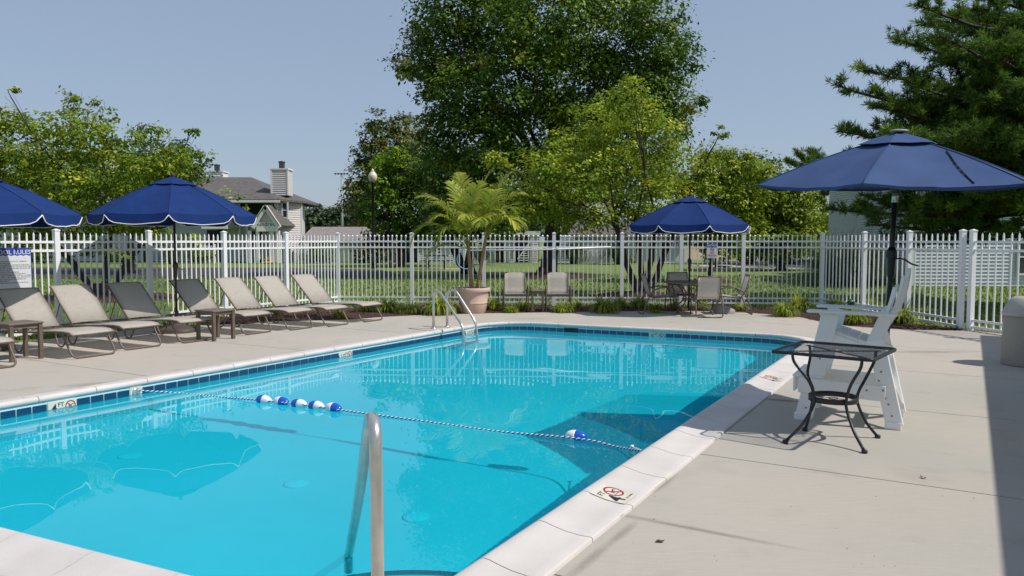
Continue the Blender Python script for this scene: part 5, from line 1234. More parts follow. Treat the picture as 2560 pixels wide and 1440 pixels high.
# ---- pine at the right ----
def pine(name, label, base, Y, tips, seed, tuft=.15, step=.10, trunk_top=12, r0=.26, twigs=1.0, dens=1.0):
    rr = random.Random(seed); root = thing(name, label, 'tree'); g = P(base[0], base[1], Y); g.z = -.05; b = MB()
    limb(b, g, g + Vector((.3, .2, trunk_top)), r0, r0 * .25, seed, 10, .02, 10); segs = []
    for (px, py, dY, zo) in tips:
        tip = P(px, py, Y + dY); s_ = g + Vector((0, 0, max(1.2, tip.z + zo))); L = (tip - s_).length
        r_ = .028 + .012 * L; pts = []
        n = 12; sag = rr.uniform(.02, .06) * L
        for i in range(n + 1):
            t = i / n; q = s_.lerp(tip, t); q.z -= sag * math.sin(PI * t) * 1.0; q += Vector((rr.uniform(-1, 1), rr.uniform(-1, 1), rr.uniform(-1, 1))) * .03; pts.append(q)
        b.tube(pts, [r_ * (1 - .85 * i / n) + .004 for i in range(n + 1)], 6); segs.append((pts[-3], pts[-1]))
        ax = (tip - s_).normalized(); sd = ax.cross(Vector((0, 0, 1))).normalized()
        for i in range(3, n + 1):
            for rep in range(max(1, int(2.6 * twigs))):
                t = i / n; s = rr.choice((-1, 1)); ll = (.30 + 1.15 * (1 - t) ** .8) * rr.uniform(.6, 1.2) * min(1.1, L / 4); o = pts[i - 1].lerp(pts[i], rr.random())
                d = (sd * s * rr.uniform(.5, 1.1) + ax * rr.uniform(.4, 1) + Vector((0, 0, rr.uniform(-.15, .55)))).normalized(); e = o + d * ll; e.z += ll * .12
                b.tube([o, o.lerp(e, .5) - Vector((0, 0, .02)), e], [.014, .009, .004], 4); segs.append((o.lerp(e, .15), e))
                for q in range(int(ll / .28)):
                    o2 = o.lerp(e, rr.uniform(.3, .9)); s2 = rr.choice((-1, 1)); d2 = (d + d.cross(Vector((0, 0, 1))) * s2 * rr.uniform(.5, 1) + Vector((0, 0, rr.uniform(0, .6)))).normalized(); e2 = o2 + d2 * rr.uniform(.18, .42); segs.append((o2, e2))
    b.build('trunk', M['bark'], root)
    rg = np.random.RandomState(seed); A = np.array([tuple(a) for a, _ in segs]); B = np.array([tuple(c) for _, c in segs]); L = np.linalg.norm(B - A, axis=1); cnt = np.maximum(2, (L / step * dens).astype(int))
    idx = np.repeat(np.arange(len(A)), cnt); t = rg.rand(len(idx)); Pp = A[idx] + (B - A)[idx] * t[:, None]; D = (B - A)[idx] / L[idx][:, None]
    k = 9; Pn = np.repeat(Pp, k, 0); Dn = np.repeat(D, k, 0); n = len(Pn); dirs = Dn * .8 + rg.normal(size=(n, 3)) * .62 + np.array([0, 0, .12]); dirs /= np.linalg.norm(dirs, axis=1, keepdims=True)
    sdv = np.cross(dirs, rg.normal(size=(n, 3))); sdv /= np.linalg.norm(sdv, axis=1, keepdims=True); ll = tuft * (.6 + .6 * rg.rand(n))[:, None]; wd = tuft * .055
    V = np.stack([Pn - sdv * wd * .5, Pn + dirs * ll * .5 - sdv * wd, Pn + dirs * ll, Pn + dirs * ll * .5 + sdv * wd], 1).reshape(-1, 3)
    segt = np.clip(.40 + .20 * rg.normal(size=len(A)) + .12 * (rg.rand(len(A)) > .8), 0, 1); T = np.clip(np.repeat(segt[idx], k) + .08 * rg.normal(size=n), 0, 1)
    obj('needles', arr_mesh('needles', V, np.arange(len(V)).reshape(-1, 4), M['leaf_pine'], T), root); return root
tips = [(2290, 12, -1.0, -.6), (2430, -30, 0, -.8), (2240, 98, 0, -.9), (2085, 212, 0, -1.0), (2150, 175, .5, -.8), (2180, 260, -1, -.8), (2095, 325, -.5, -.7), (2200, 330, 1, -.6), (2260, 200, -1.5, -.6), (2120, 395, 1, -.5), (2330, 150, 1.5, -.6), (2350, 90, -2, -.8), (2400, 210, 2, -.6), (2280, 280, 2, -.6), (2380, 300, -2, -.5), (2470, 120, -2.4, -.7), (2450, 350, 1, -.4), (2300, 400, 1.5, -.3), (2390, 430, -1, -.2), (2150, 450, 2, -.2), (2250, 470, .8, 0), (2500, 60, 1.5, -.7), (2540, 260, -2.5, -.5), (2560, 400, 0, -.2), (2065, 520, .0, .2), (2170, 560, -.6, .35), (2240, 610, .4, .5), (2330, 545, 1, .4), (2400, 500, 1.4, .3), (2290, 520, -.8, .3), (2440, 480, -1.8, .2), (2500, 440, 2.4, .1), (2530, 180, 2.2, -.6), (2210, 400, -.6, -.3), (2330, 350, .5, -.4), (2560, -40, 0, -.8), (2360, 240, -.4, -.6), (2490, 280, .6, -.5), (2440, 400, 2.2, -.3), (2300, 60, 2, -.8), (2550, 330, 2.8, -.4), (2180, 500, .6, .1)]
r_p = random.Random(77)
for k in range(58):
    px = r_p.uniform(2210, 2640); py = r_p.uniform(-60, 440) if px > 2400 else r_p.uniform(-60, 360)
    if py < 330 - (px - 2100) * .75 or (330 < py < 500 and px < 2180): continue
    tips.append((px, py, r_p.uniform(-3.2, 3.2), -.7 + py / 600))
for px, py in ((2700, 330), (2760, 400), (2850, 350), (2680, 440), (2800, 470), (2900, 420)): tips.append((px, py, -5.5, -.6))
pine('pine_tree', 'large dark pine reaching in from the right edge above the house', (2660, 735), 20.5, tips, 61, tuft=.20, step=.066, trunk_top=11, twigs=1.3, dens=1.2)
pine('pine_tree', 'smaller distant pine with light shoots left of the big umbrella', (2040, 660), 46, [(1965, 400, 0, -.8), (1990, 380, 0, -.8), (2030, 375, 1, -.8), (1950, 440, -1, -.6), (2060, 400, -1, -.6), (2000, 440, 1, -.6), (1930, 480, 0, -.6), (2090, 440, 0, -.5), (2060, 480, 1, -.4), (1970, 500, -1, -.4), (2120, 470, 0, -.4), (2100, 520, -1, -.3)], 62, tuft=.30, step=.14, trunk_top=6.2, r0=.22, twigs=1.5, dens=1.5)

# ---- flowering shrub, hedges, tall grasses ----
def shrub(name, label, px, py, rpx, Y, leafm, size, dens, seed, h=1.0, cat='shrub', group=None, tone0=.45, n=5):
    rr = random.Random(seed); root = thing(name, label, cat, group=group); g = P(px, py, Y); rw = rpx / F_PX * Y; cs, rs = [], []
    for k in range(n): cs.append((g.x + rr.uniform(-.6, .6) * rw, Y + rr.uniform(-.4, .4) * rw, rw * h * rr.uniform(.55, .95))); rs.append(rw * rr.uniform(.5, .65))
    V, F_, T = leaves(cs, rs, dens, size, seed, clump=.2, nclump=16, tone0=tone0, fill=.4, flat=h)
    k = V.reshape(-1, 4, 3)[:, :, 2].min(1) > -.05; V = V.reshape(-1, 4, 3)[k].reshape(-1, 3); T = T[k]
    obj('foliage', arr_mesh('foliage', V, np.arange(len(V)).reshape(-1, 4), M[leafm], T), root); b = MB()
    for c in cs: b.tube([(g.x, Y, -.05), c], [.03, .015], 5)
    b.build('stem', M['bark'], root); return root
M['hydr'] = leafmat('hydrangea_leaf', [(0, (.03, .05, .015)), (.55, (.06, .09, .02)), (.75, (.35, .30, .14)), (1, (.6, .5, .3))], .2)
shrub('flowering_shrub', 'cream flowered round shrub behind the fence, left of the potted palm', 945, 650, 48, 57, 'hydr', .20, 14, 71, h=.9, tone0=.55)
shrub('round_bush', 'clipped dark bush in front of the small white picket fence', 1492, 656, 15, 56, 'leaf_dark', .14, 22, 72, h=.8)
shrub('round_bush', 'smaller dark bush left of the clipped one', 1448, 656, 12, 56, 'leaf_dark', .14, 22, 73, h=.7)
shrub('round_bush', 'low bush right of the tall grass by the far house', 1580, 656, 11, 56, 'leaf_dogwood', .14, 22, 74, h=.7)
for k, (px, rp_x, lab) in enumerate([(110, 40, 'leafy shrub against the left house wall by the road'), (305, 30, 'low shrub below the left house porch'), (500, 36, 'green shrub at the house corner behind the blue umbrella pole'), (805, 34, 'dark shrub beside the garage at left'), (655, 16, 'small shrub right of the house entrance'), (2240, 26, 'dark bush in front of the right-hand house'), (2190, 16, 'bush with yellow flowers at the right-hand house')]):
    Y_ = 56 if px < 1000 else 29.5; shrub('foundation_shrub', lab, px, 652, rp_x, Y_, 'leaf_dark' if k % 2 else 'leaf_dogwood', .17 if Y_ > 40 else .09, 16 if Y_ > 40 else 40, 80 + k, h=.8)
M['grassblade'] = leafmat('ornamental_grass_blade', [(0, (.09, .15, .02)), (.5, (.22, .31, .035)), (.85, (.40, .46, .07)), (1, (.55, .50, .16))], .4, .5)
M['tallgrass'] = leafmat('tall_grass_blade', [(0, (.03, .06, .018)), (.6, (.055, .10, .028)), (1, (.12, .15, .05))], .3, .5)
def blades(nb, Rr, Hh, seed, wd=.008, splay=1.0, segs=4, tone0=.5):
    rg = np.random.RandomState(seed); Vs = []; Ts = []
    az = rg.rand(nb) * 2 * PI; lean = (.15 + .95 * rg.rand(nb) ** .8) * splay; L = Hh * (.65 + .5 * rg.rand(nb)); br = Rr * .22 * rg.rand(nb)
    p = np.stack([br * np.cos(az), br * np.sin(az), np.zeros(nb)], -1); th = lean * .45; F_ = []
    sd = np.stack([-np.sin(az), np.cos(az), np.zeros(nb)], -1); rows = [p - sd * wd * .6, p + sd * wd * .6]
    for s_ in range(segs):
        d = np.stack([np.cos(az) * np.sin(th), np.sin(az) * np.sin(th), np.cos(th)], -1); p = p + d * (L / segs)[:, None]; th = th + lean * (.75 + .35 * s_) * .75
        w_ = wd * (1 - (s_ + 1) / segs * .9); rows += [p - sd * w_, p + sd * w_]
    V = np.stack(rows, 1).reshape(-1, 3); k = 2 * (segs + 1); base = np.arange(nb)[:, None] * k
    F_ = np.concatenate([base + np.array([[2 * i, 2 * i + 1, 2 * i + 3, 2 * i + 2]]) for i in range(segs)], 0)
    tone = np.clip(tone0 + .2 * rg.normal(size=nb), 0, 1); T = np.concatenate([tone + .05 * i for i in range(segs)]); return V, F_, np.clip(T, 0, 1)
GM = []
for k in range(4): V, F_, T = blades(260, .34, .32, 200 + k, .0115, 1.25); GM.append(arr_mesh('grass_blades', V, F_, M['grassblade'], T))
clp = [(915, 779, 52, 'behind the foot of the farthest lounger'), (966, 783, 62, 'just right of the farthest lounger'), (1000, 786, 34, 'small and between two larger clumps right of the loungers'), (1030, 785, 42, 'left of the pool ladder'), (1098, 787, 78, 'large, seen through the pool ladder'), (1232, 777, 50, 'against the right side of the terracotta pot'), (1277, 783, 32, 'behind the left armchair legs'), (1308, 777, 38, 'between the left armchair and small table'), (1410, 782, 50, 'behind the right armchair'), (1442, 772, 34, 'small, right of the right armchair'), (1512, 783, 66, 'large, midway between armchairs and dining set'), (1552, 770, 44, 'behind and right of the large midway clump'), (1600, 772, 50, 'left of the dining set behind the side-view chair'), (1640, 783, 38, 'below the left dining chair seat'), (1688, 776, 36, 'behind the dining table legs'), (1758, 776, 36, 'behind the near dining chair'), (1858, 778, 34, 'right of the dining set by a fence post'), (1966, 792, 58, 'left of a pair near the fence corner'), (2002, 778, 60, 'right of a pair near the fence corner'), (2092, 775, 46, 'left of the green garden light'), (2188, 778, 46, 'behind the umbrella pole at the lifeguard chair'), (2147, 812, 62, 'below the lifeguard chair armrests'), (2258, 812, 70, 'right of the lifeguard chair back')]
clm = [(680, 792, 40, 'under the third lounger from the ladder end'), (845, 796, 36, 'between the last two loungers')]
for k, (px, py, wpx, lab) in enumerate(clp + clm):
    g = G(px, py); g.y += .12; sc = wpx / F_PX * g.y / .60 * 1.75
    o = obj('grass_clump', GM[k % 4], None, (g.x, g.y, -.005), (0, 0, k * 1.3)); o.scale = (sc, sc, sc * rnd.uniform(.85, 1.05)); tag(o, 'yellow-green ornamental grass clump ' + lab, 'grass clump', 'ornamental grass clumps in the mulch bed')
TG = []
for k in range(2): V, F_, T = blades(900, 1.0, 2.3, 300 + k, .02, .75, 5, .45); TG.append(arr_mesh('tall_grass_blades', V, F_, M['tallgrass'], T))
for k, (px, Y_, sc, lab) in enumerate([(1432, 55, 1.0, 'tall ornamental grass left of the small picket fence'), (1545, 54, 1.05, 'tall ornamental grass right of the small picket fence'), (2110, 28.5, .95, 'big dark ornamental grass at the left of the right-hand house'), (2160, 28, .92, 'second dark ornamental grass before the right-hand house'), (2078, 29.5, .8, 'ornamental grass beside the car behind the fence corner'), (430, 55, .8, 'tall grass by the left house gate'), (770, 57, .8, 'tall grass at the left house corner'), (1205, 53, .8, 'tall grass behind the palm')]):
    g = P(px, 660, Y_); o = obj('tall_grass', TG[k % 2], None, (g.x, Y_, -.04), (0, 0, k)); o.scale = (sc, sc, sc); tag(o, lab, 'ornamental grass', 'tall ornamental grasses by the houses')
# ---- lawn blades close behind the fence ----
rg = np.random.RandomState(9); nb = 52000
Yg = 13 + 24 * rg.rand(nb) ** 1.3; Xg = (rg.rand(nb) * 2 - 1) * .72 * Yg
bedpoly = [Vector(p) for p in fr] + [Vector(p) for p in reversed(bk)]
def outside(poly): return ~inpoly(Xg, Yg, poly)
okm = outside(deck_edge) & outside(bedpoly)
for cx, cy, r_ in ((P(265, 745, 22.6).x, 22.6, 2.0), (P(1600, 742, 23.5).x, 23.5, 1.45), (P(1775, 702, 31.5).x, 31.5, 1.05), (P(1367, 690, 36).x, 36.2, 2.5)): okm &= ((Xg - cx) ** 2 + (Yg - cy) ** 2 > r_ * r_)
Xg, Yg = Xg[okm], Yg[okm]; n = len(Xg); az = rg.rand(n) * 2 * PI; hh = .05 + .05 * rg.rand(n); ww = .008 + .0005 * Yg
b0 = np.stack([Xg - np.cos(az) * ww, Yg - np.sin(az) * ww, np.full(n, -.036)], -1); b1 = np.stack([Xg + np.cos(az) * ww, Yg + np.sin(az) * ww, np.full(n, -.036)], -1)
ln = rg.normal(size=(n, 2)) * .03; tp_ = np.stack([Xg + ln[:, 0], Yg + ln[:, 1], -.036 + hh], -1)
V = np.stack([b0, b1, tp_], 1).reshape(-1, 3); F_ = np.arange(len(V)).reshape(-1, 3)
M['lawnblade'] = leafmat('lawn_blade', [(0, (0.074, 0.130, 0.020)), (.6, (0.162, 0.234, 0.033)), (1, (0.324, 0.338, 0.077))], .35, .6)
lb_ = obj('lawn_grass', arr_mesh('lawn_grass', V, F_, M['lawnblade'], np.clip(.5 + .22 * rg.normal(size=n), 0, 1))); tag(lb_, 'short mown grass of the lawn beyond the fence', 'grass', kind='stuff')
# ================================================================= HOUSES AND FAR THINGS
LAP = .042
def siding_wall(parent, a, c, z0, z1, m, pitch=.115, name='siding_wall', gable=None):
    """lapped boards between ground points a and c, facing the camera side; gable(t) gives the top height"""
    a, c = Vector(a), Vector(c); d = (c - a); L = d.length; d /= L; nm = Vector((d.y, -d.x)); nm = nm if nm.dot(-(a + c) / 2) > 0 else -nm
    b = MB(); z = z0; vs = []; fs = []
    b.add([(p.x - nm.x * .12, p.y - nm.y * .12, zz) for zz in (z0, z1) for p in (a, c)], [(0, 1, 3, 2)])
    while z < z1 - .01:
        zt = min(z + pitch, z1); A, B = a, c
        if gable:
            lo, hi = gable(zt); A = a + d * lo * L; B = a + d * hi * L
            if hi - lo < .01: break
        o = len(vs); vs += [(A.x + nm.x * LAP, A.y + nm.y * LAP, z), (B.x + nm.x * LAP, B.y + nm.y * LAP, z), (B.x, B.y, zt), (A.x, A.y, zt), (A.x, A.y, z), (B.x, B.y, z)]
        fs += [(o, o + 1, o + 2, o + 3), (o, o + 4, o + 5, o + 1)]; z = zt
    b.add(vs, fs); o = b.build(name, m, parent); return o
def bx(parent, name, m, x0, x1, y0, y1, z0, z1):
    b = MB(); b.box(((x0 + x1) / 2, (y0 + y1) / 2, (z0 + z1) / 2), (x1 - x0, y1 - y0, z1 - z0)); return b.build(name, m, parent)
def PX(px, Y): return (px - 1280) / F_PX * Y / 1.0 * (1 / math.cos(PITCH)) * math.cos(PITCH)
def PZ(py, Y): return P(1280, py, Y).z
def window(parent, px0, px1, py0, py1, Y, mull=True, wd=.10):
    x0, x1, z1, z0 = P(px0, py0, Y).x, P(px1, py0, Y).x, PZ(py0, Y), PZ(py1, Y)
    w_ = thing('window', None, None); w_.parent = parent
    fr_ = MB()
    for a, e, f_, g_ in ((x0, x1, z1 - wd, z1), (x0, x1, z0, z0 + wd), (x0, x0 + wd, z0 + wd, z1 - wd), (x1 - wd, x1, z0 + wd, z1 - wd)): fr_.box(((a + e) / 2, Y - .07, (f_ + g_) / 2), (e - a, .08, g_ - f_))
    if mull: fr_.box(((x0 + x1) / 2, Y - .06, (z0 + z1) / 2), (x1 - x0 - 2 * wd, .06, wd * .7))
    fr_.build('frame', M['white'], w_); bx(w_, 'pane', M['glass_dark'], x0 + wd * .5, x1 - wd * .5, Y - .05, Y - .035, z0 + wd * .5, z1 - wd * .5); return w_
def chimney(parent, px0, px1, py0, py1, Y, m, flue=True, depth=1.3):
    x0, x1, z1, z0 = P(px0, py0, Y).x, P(px1, py0, Y).x, PZ(py0, Y), PZ(py1, Y); ch_ = thing('chimney', None, None); ch_.parent = parent
    siding_wall(ch_, (x0, Y), (x1, Y), z0, z1, m, .16, 'chimney_siding'); bx(ch_, 'chimney_core', m, x0, x1, Y + .02, Y + depth, z0, z1); 
    for x in (x0, x1): bx(ch_, 'corner_board', M['white'], x - .06, x + .06, Y - .06, Y + .03, z0, z1)
    bx(ch_, 'cap_board', M['white'], x0 - .08, x1 + .08, Y - .08, Y + depth + .08, z1, z1 + .10)
    if flue: c = (x0 + x1) / 2; b = MB(); b.lathe([(.22, z1 + .1), (.22, z1 + .55), (.26, z1 + .57), (.26, z1 + .66), (.02, z1 + .72)], 12, (c, Y + depth / 2, 0)); b.build('flue_pipe', M['pole'], ch_)
# --- left two storey house ---
hA = thing('apartment_house', 'two storey pale sided apartment house with grey roof and chimneys behind the left fence', 'house')
Y1, Y2 = 58.0, 60.5
xr0, xr1 = P(690, 500, Y1).x, P(751, 500, Y1).x; zE = PZ(502, Y1)
YR = Y1 + 2.6; xr1 = P(751, 500, YR).x; siding_wall(hA, (xr0, Y1), (xr1, YR), 0, zE, M['siding'], .17)
b = MB(); b.add([(x, y, z) for z in (0, zE) for x, y in ((xr0, Y1 + .2), (xr1 - .1, YR + .1), (xr1 - 1.0, YR + 5), (xr0 - 2, YR + 5))], [(0, 1, 5, 4), (1, 2, 6, 5), (2, 3, 7, 6), (3, 0, 4, 7)]); b.build('wall_core', M['siding'], hA)
for x, yy in ((xr0, Y1), (xr1, YR)): bx(hA, 'corner_board', M['white'], x - .12, x + .12, yy - .08, yy + .05, 0, zE)
xm0 = P(-420, 500, Y2).x; siding_wall(hA, (xm0, Y2), (xr0, Y2), 0, zE, M['siding_shade'], .17); bx(hA, 'wall_core', M['siding_shade'], xm0, xr0 - 1.2, Y2 + .13, Y2 + 4, 0, zE)
# roof
def quadroof(parent, pts, m, th=.15, name='roof'):
    b = MB(); n = len(pts); vs = [tuple(p) for p in pts] + [(p[0], p[1], p[2] - th) for p in pts]; b.add(vs, [tuple(range(n)), tuple(range(2 * n - 1, n - 1, -1))] + [(i, (i + 1) % n, (i + 1) % n + n, i + n) for i in range(n)]); return b.build(name, m, parent)
eL, eR = P(-420, 498, Y1 - .6), P(758, 500, YR - .3); eL.z = eR.z = zE + .1
rL, rR = P(-420, 430, Y1 + 6), P(628, 443, Y1 + 6); rL.z = rR.z = PZ(443, Y1 + 6)
eM = P(700, 500, Y1 - .6); eM.z = eR.z; quadroof(hA, [eL, eM, rR, rL], M['roof']); quadroof(hA, [eM, eR, rR], M['roof']); bR = Vector((eR.x - .3, YR + 7, eR.z)); quadroof(hA, [eR, bR, rR], M['roof']); quadroof(hA, [bR, Vector((eL.x, YR + 7, eR.z)), rL, rR], M['roof'])
bx(hA, 'fascia', M['white'], eL.x, eM.x, Y1 - .66, Y1 - .58, zE - .15, zE + .02)
chimney(hA, 678, 719, 424, 488, Y1 + 1.0, M['siding']); chimney(hA, 515, 556, 430, 445, Y1 + 7, M['white']); chimney(hA, 243, 275, 380, 450, Y1 + 2.5, M['siding']); 
window(hA, 704, 721, 505, 546, Y1 + .45); window(hA, 702, 716, 584, 612, Y1 + .45)
# balconies as flat dark panels painted with recess shade, and porch
for px0, px1 in ((588, 607), (612, 668), (420, 520), (250, 330)): bx(hA, 'balcony_shade_panel', M['dark'], P(px0, 0, Y2).x, P(px1, 0, Y2).x, Y2 - .12, Y2 - .04, PZ(536, Y2), PZ(510, Y2))
for px in (590, 609, 668, 672): x = P(px, 0, Y2).x; bx(hA, 'porch_post', M['white'], x - .09, x + .09, Y2 - .35, Y2 - .15, PZ(640, Y2), PZ(510, Y2))
Yp = 56.0; pz = PZ(566, Yp); gx0, gx1, gxc = P(622, 0, Yp).x, P(690, 0, Yp).x, P(655, 0, Yp).x; gt_z = PZ(517, Yp)
b = MB(); b.add([(gx0 + .1, Yp, pz - .1), (gx1 - .1, Yp, pz - .1), (gxc, Yp, gt_z - .1)], [(0, 1, 2)]); b.build('gable_face', M['siding'], hA)
for gx in (gx0, gx1): b = MB(); b.beam((gx, Yp - .15, pz - .1), (gxc, Yp - .15, gt_z), .30, .14, (0, 1, 0)); b.build('gable_board', M['white'], hA)
quadroof(hA, [(gx0, Yp - .3, pz + .12), (gxc, Yp - .3, gt_z + .14), (gxc, Y2, gt_z + .14), (gx0, Y2, pz + .12)], M['roof'], .06, 'porch_roof'); quadroof(hA, [(gxc, Yp - .3, gt_z + .14), (gx1, Yp - .3, pz + .12), (gx1, Y2, pz + .12), (gxc, Y2, gt_z + .14)], M['roof'], .06, 'porch_roof')
bx(hA, 'sign_board', M['white'], gx0 + .25, gx1 - .25, Yp - .12, Yp + .1, PZ(568, Yp) - .30, PZ(556, Yp)); obj('name_lettering', TX['Hundred'], hA, (P(645, 0, Yp).x, Yp - .125, PZ(560.5, Yp)), (PI / 2, 0, 0))
for px in (612, 632, 668, 684): x = P(px, 0, Yp).x; bx(hA, 'porch_column', M['white'], x - .11, x + .11, Yp - .05, Yp + .17, 0, PZ(566, Yp) - .3)
bx(hA, 'doorway', M['dark'], P(617, 0, Y2).x, P(644, 0, Y2).x, Y2 - .16, Y2 - .04, 0, PZ(578, Y2)); bx(hA, 'door', M['siding'], P(646, 0, Y2).x, P(666, 0, Y2).x, Y2 - .2, Y2 - .05, 0, PZ(574, Y2))
lt = MB(); lt.box((P(655, 0, Y2).x, Y2 - .4, PZ(574, Y2)), (.22, .2, .42)); lt.build('porch_lantern', M['dark'], hA)
for px0, px1 in ((505, 545), (30, 60), (340, 360)): bx(hA, 'doorway', M['dark'], P(px0, 0, Y2).x, P(px1, 0, Y2).x, Y2 - .12, Y2 - .04, 0, PZ(575, Y2))
bx(hA, 'porch_roof_edge', M['white'], P(495, 0, 58).x, P(560, 0, 58).x, 57.6, 60.4, PZ(572, 58), PZ(560, 58))
# small white gates and fences near the house
def mini_fence(label, px0, px1, Y, h, n, name='picket_fence'):
    t = thing(name, label, 'fence'); x0, x1 = P(px0, 0, Y).x, P(px1, 0, Y).x; me = MB().box((0, 0, h / 2), (.09, .03, h)).mesh('picket', M['white'])
    for k in range(n): obj('picket', me, t, (x0 + (x1 - x0) * k / (n - 1), Y, 0), (0, 0, 0))
    for z in (.2, h * .8): b = MB(); b.box(((x0 + x1) / 2, Y + .035, z), (x1 - x0, .03, .1)); b.build('rail', M['white'], t)
    for x in (x0 - .1, x1 + .1): b = MB(); b.box((x, Y, h / 2 + .05), (.14, .14, h + .1)); b.build('post', M['white'], t)
mini_fence('low white picket fence by the far house between tall grasses', 1450, 1527, 55.4, 1.25, 20)
mini_fence('small white picket screen beside the porch stairs house', 1183, 1206, 54.5, 1.2, 7)
mini_fence('small white picket gate at the left house beside the umbrella pole', 490, 518, 56.4, 1.25, 8)
mini_fence('white picket screen at the corner of the two storey house', 730, 752, 56.2, 1.3, 7)
mini_fence('short white picket fence by the right-hand house', 2212, 2255, 30.2, 1.1, 8)
# --- garage at left ---
hB = thing('garage_row', 'long low garage row with grey roof behind the left fence', 'garage'); Yb = 59
x0, x1 = P(752, 0, Yb).x, P(1022, 0, Yb).x; ze = PZ(603, Yb); siding_wall(hB, (x0, Yb), (x1, Yb), 0, ze, M['siding'], .17); bx(hB, 'wall_core', M['siding'], x0, x1, Yb + .13, Yb + 7, 0, ze)
a_, b_ = Vector((x0 - .3, Yb - .4, ze + .1)), Vector((x1 + .3, Yb - .4, ze + .1)); zr_ = PZ(567, Yb + 3.5); quadroof(hB, [a_, b_, (b_.x, Yb + 3.5, zr_), (a_.x, Yb + 3.5, zr_)], M['roof_lightened']); quadroof(hB, [(a_.x, Yb + 3.5, zr_), (b_.x, Yb + 3.5, zr_), (b_.x, Yb + 7.4, ze + .1), (a_.x, Yb + 7.4, ze + .1)], M['roof'])
bx(hB, 'fascia', M['white'], a_.x, b_.x, Yb - .46, Yb - .40, ze - .12, ze + .04)
for px0, px1 in ((870, 905), (835, 866)): bx(hB, 'garage_door', M['white'], P(px0, 0, Yb).x, P(px1, 0, Yb).x, Yb - .06, Yb - .03, 0, PZ(613, Yb))
bx(hB, 'dark_doorway', M['dark'], P(985, 0, Yb).x, P(1020, 0, Yb).x, Yb - .1, Yb - .05, 0, PZ(606, Yb))
# --- cottage behind the palm, siding tinted as in shade ---
def simple_house(name, label, px0, px1, pyt, Y, m, pitch=.15, depth=8, roofpy=None, roofm='roof'):
    h = thing(name, label, 'house'); x0, x1 = P(px0, 0, Y).x, P(px1, 0, Y).x; zt = PZ(pyt, Y); siding_wall(h, (x0, Y), (x1, Y), 0, zt, m, pitch); bx(h, 'wall_core', m, x0, x1, Y + .13, Y + depth, 0, zt)
    for x in (x0, x1): bx(h, 'corner_board', M['white'], x - .09, x + .09, Y - .05, Y + .05, 0, zt)
    if roofpy:
        zr = PZ(roofpy, Y + depth / 2); quadroof(h, [(x0 - .4, Y - .4, zt), (x1 + .4, Y - .4, zt), (x1 + .4, Y + depth / 2, zr), (x0 - .4, Y + depth / 2, zr)], M[roofm]); quadroof(h, [(x0 - .4, Y + depth / 2, zr), (x1 + .4, Y + depth / 2, zr), (x1 + .4, Y + depth + .4, zt), (x0 - .4, Y + depth + .4, zt)], M[roofm])
    return h
hC = simple_house('cottage', 'grey sided cottage wall behind the picnic table and palm', 1042, 1158, 572, 58, M['siding_shade'], roofpy=535); window(hC, 1092, 1104, 617, 637, 58)
hD = thing('porch_house', 'shaded entrance with white stairs seen between fence pickets left of the big trunk', 'house'); Yd = 57
bx(hD, 'shade_wall', M['dark'], P(1205, 0, Yd).x, P(1350, 0, Yd).x, Yd + .6, Yd + .8, 0, PZ(585, Yd)); bx(hD, 'beam', M['white'], P(1200, 0, Yd).x, P(1352, 0, Yd).x, Yd - .2, Yd + .4, PZ(588, Yd), PZ(578, Yd))  # shade of the recess is painted as a near-black wall
siding_wall(hD, (P(1266, 0, Yd).x, Yd + .2), (P(1284, 0, Yd).x, Yd + .2), 0, PZ(588, Yd), M['siding_shade'], .17, 'siding_pier'); siding_wall(hD, (P(1330, 0, Yd).x, Yd - .1), (P(1345, 0, Yd).x, Yd - .1), 0, PZ(586, Yd), M['siding'], .17, 'siding_pier')
siding_wall(hD, (P(1212, 0, Yd).x, Yd + .3), (P(1236, 0, Yd).x, Yd + .3), 0, PZ(588, Yd), M['siding_shade'], .17, 'siding_pier'); siding_wall(hD, (P(1386, 0, Yd).x, Yd + .3), (P(1436, 0, Yd).x, Yd + .3), 0, PZ(588, Yd), M['siding_shade'], .17, 'siding_pier')
for px in (1262, 1286, 1328, 1214): x = P(px, 0, Yd).x; bx(hD, 'porch_post', M['white'], x - .08, x + .08, Yd - .1, Yd + .06, 0, PZ(588, Yd))
sx0, sx1 = P(1296, 0, Yd).x, P(1322, 0, Yd).x
for k in range(7): bx(hD, 'stair_tread', M['white'], sx0 + .09 * k, sx1, Yd - .1 + .02 * k, Yd + .3, .14 + .17 * k, .20 + .17 * k)
b = MB(); b.beam((sx0 - .05, Yd - .15, .25), (sx0 + 1.0, Yd - .15, 1.75), .05, .08); b.build('stair_handrail', M['white'], hD)
hE = simple_house('siding_house', 'grey sided house with a tall window behind the small picket fence', 1437, 1722, 592, 60, M['siding_shade'], depth=10, roofpy=548); window(hE, 1647, 1670, 598, 640, 60); window(hE, 1495, 1512, 604, 650, 60); window(hE, 1514, 1532, 604, 650, 60)
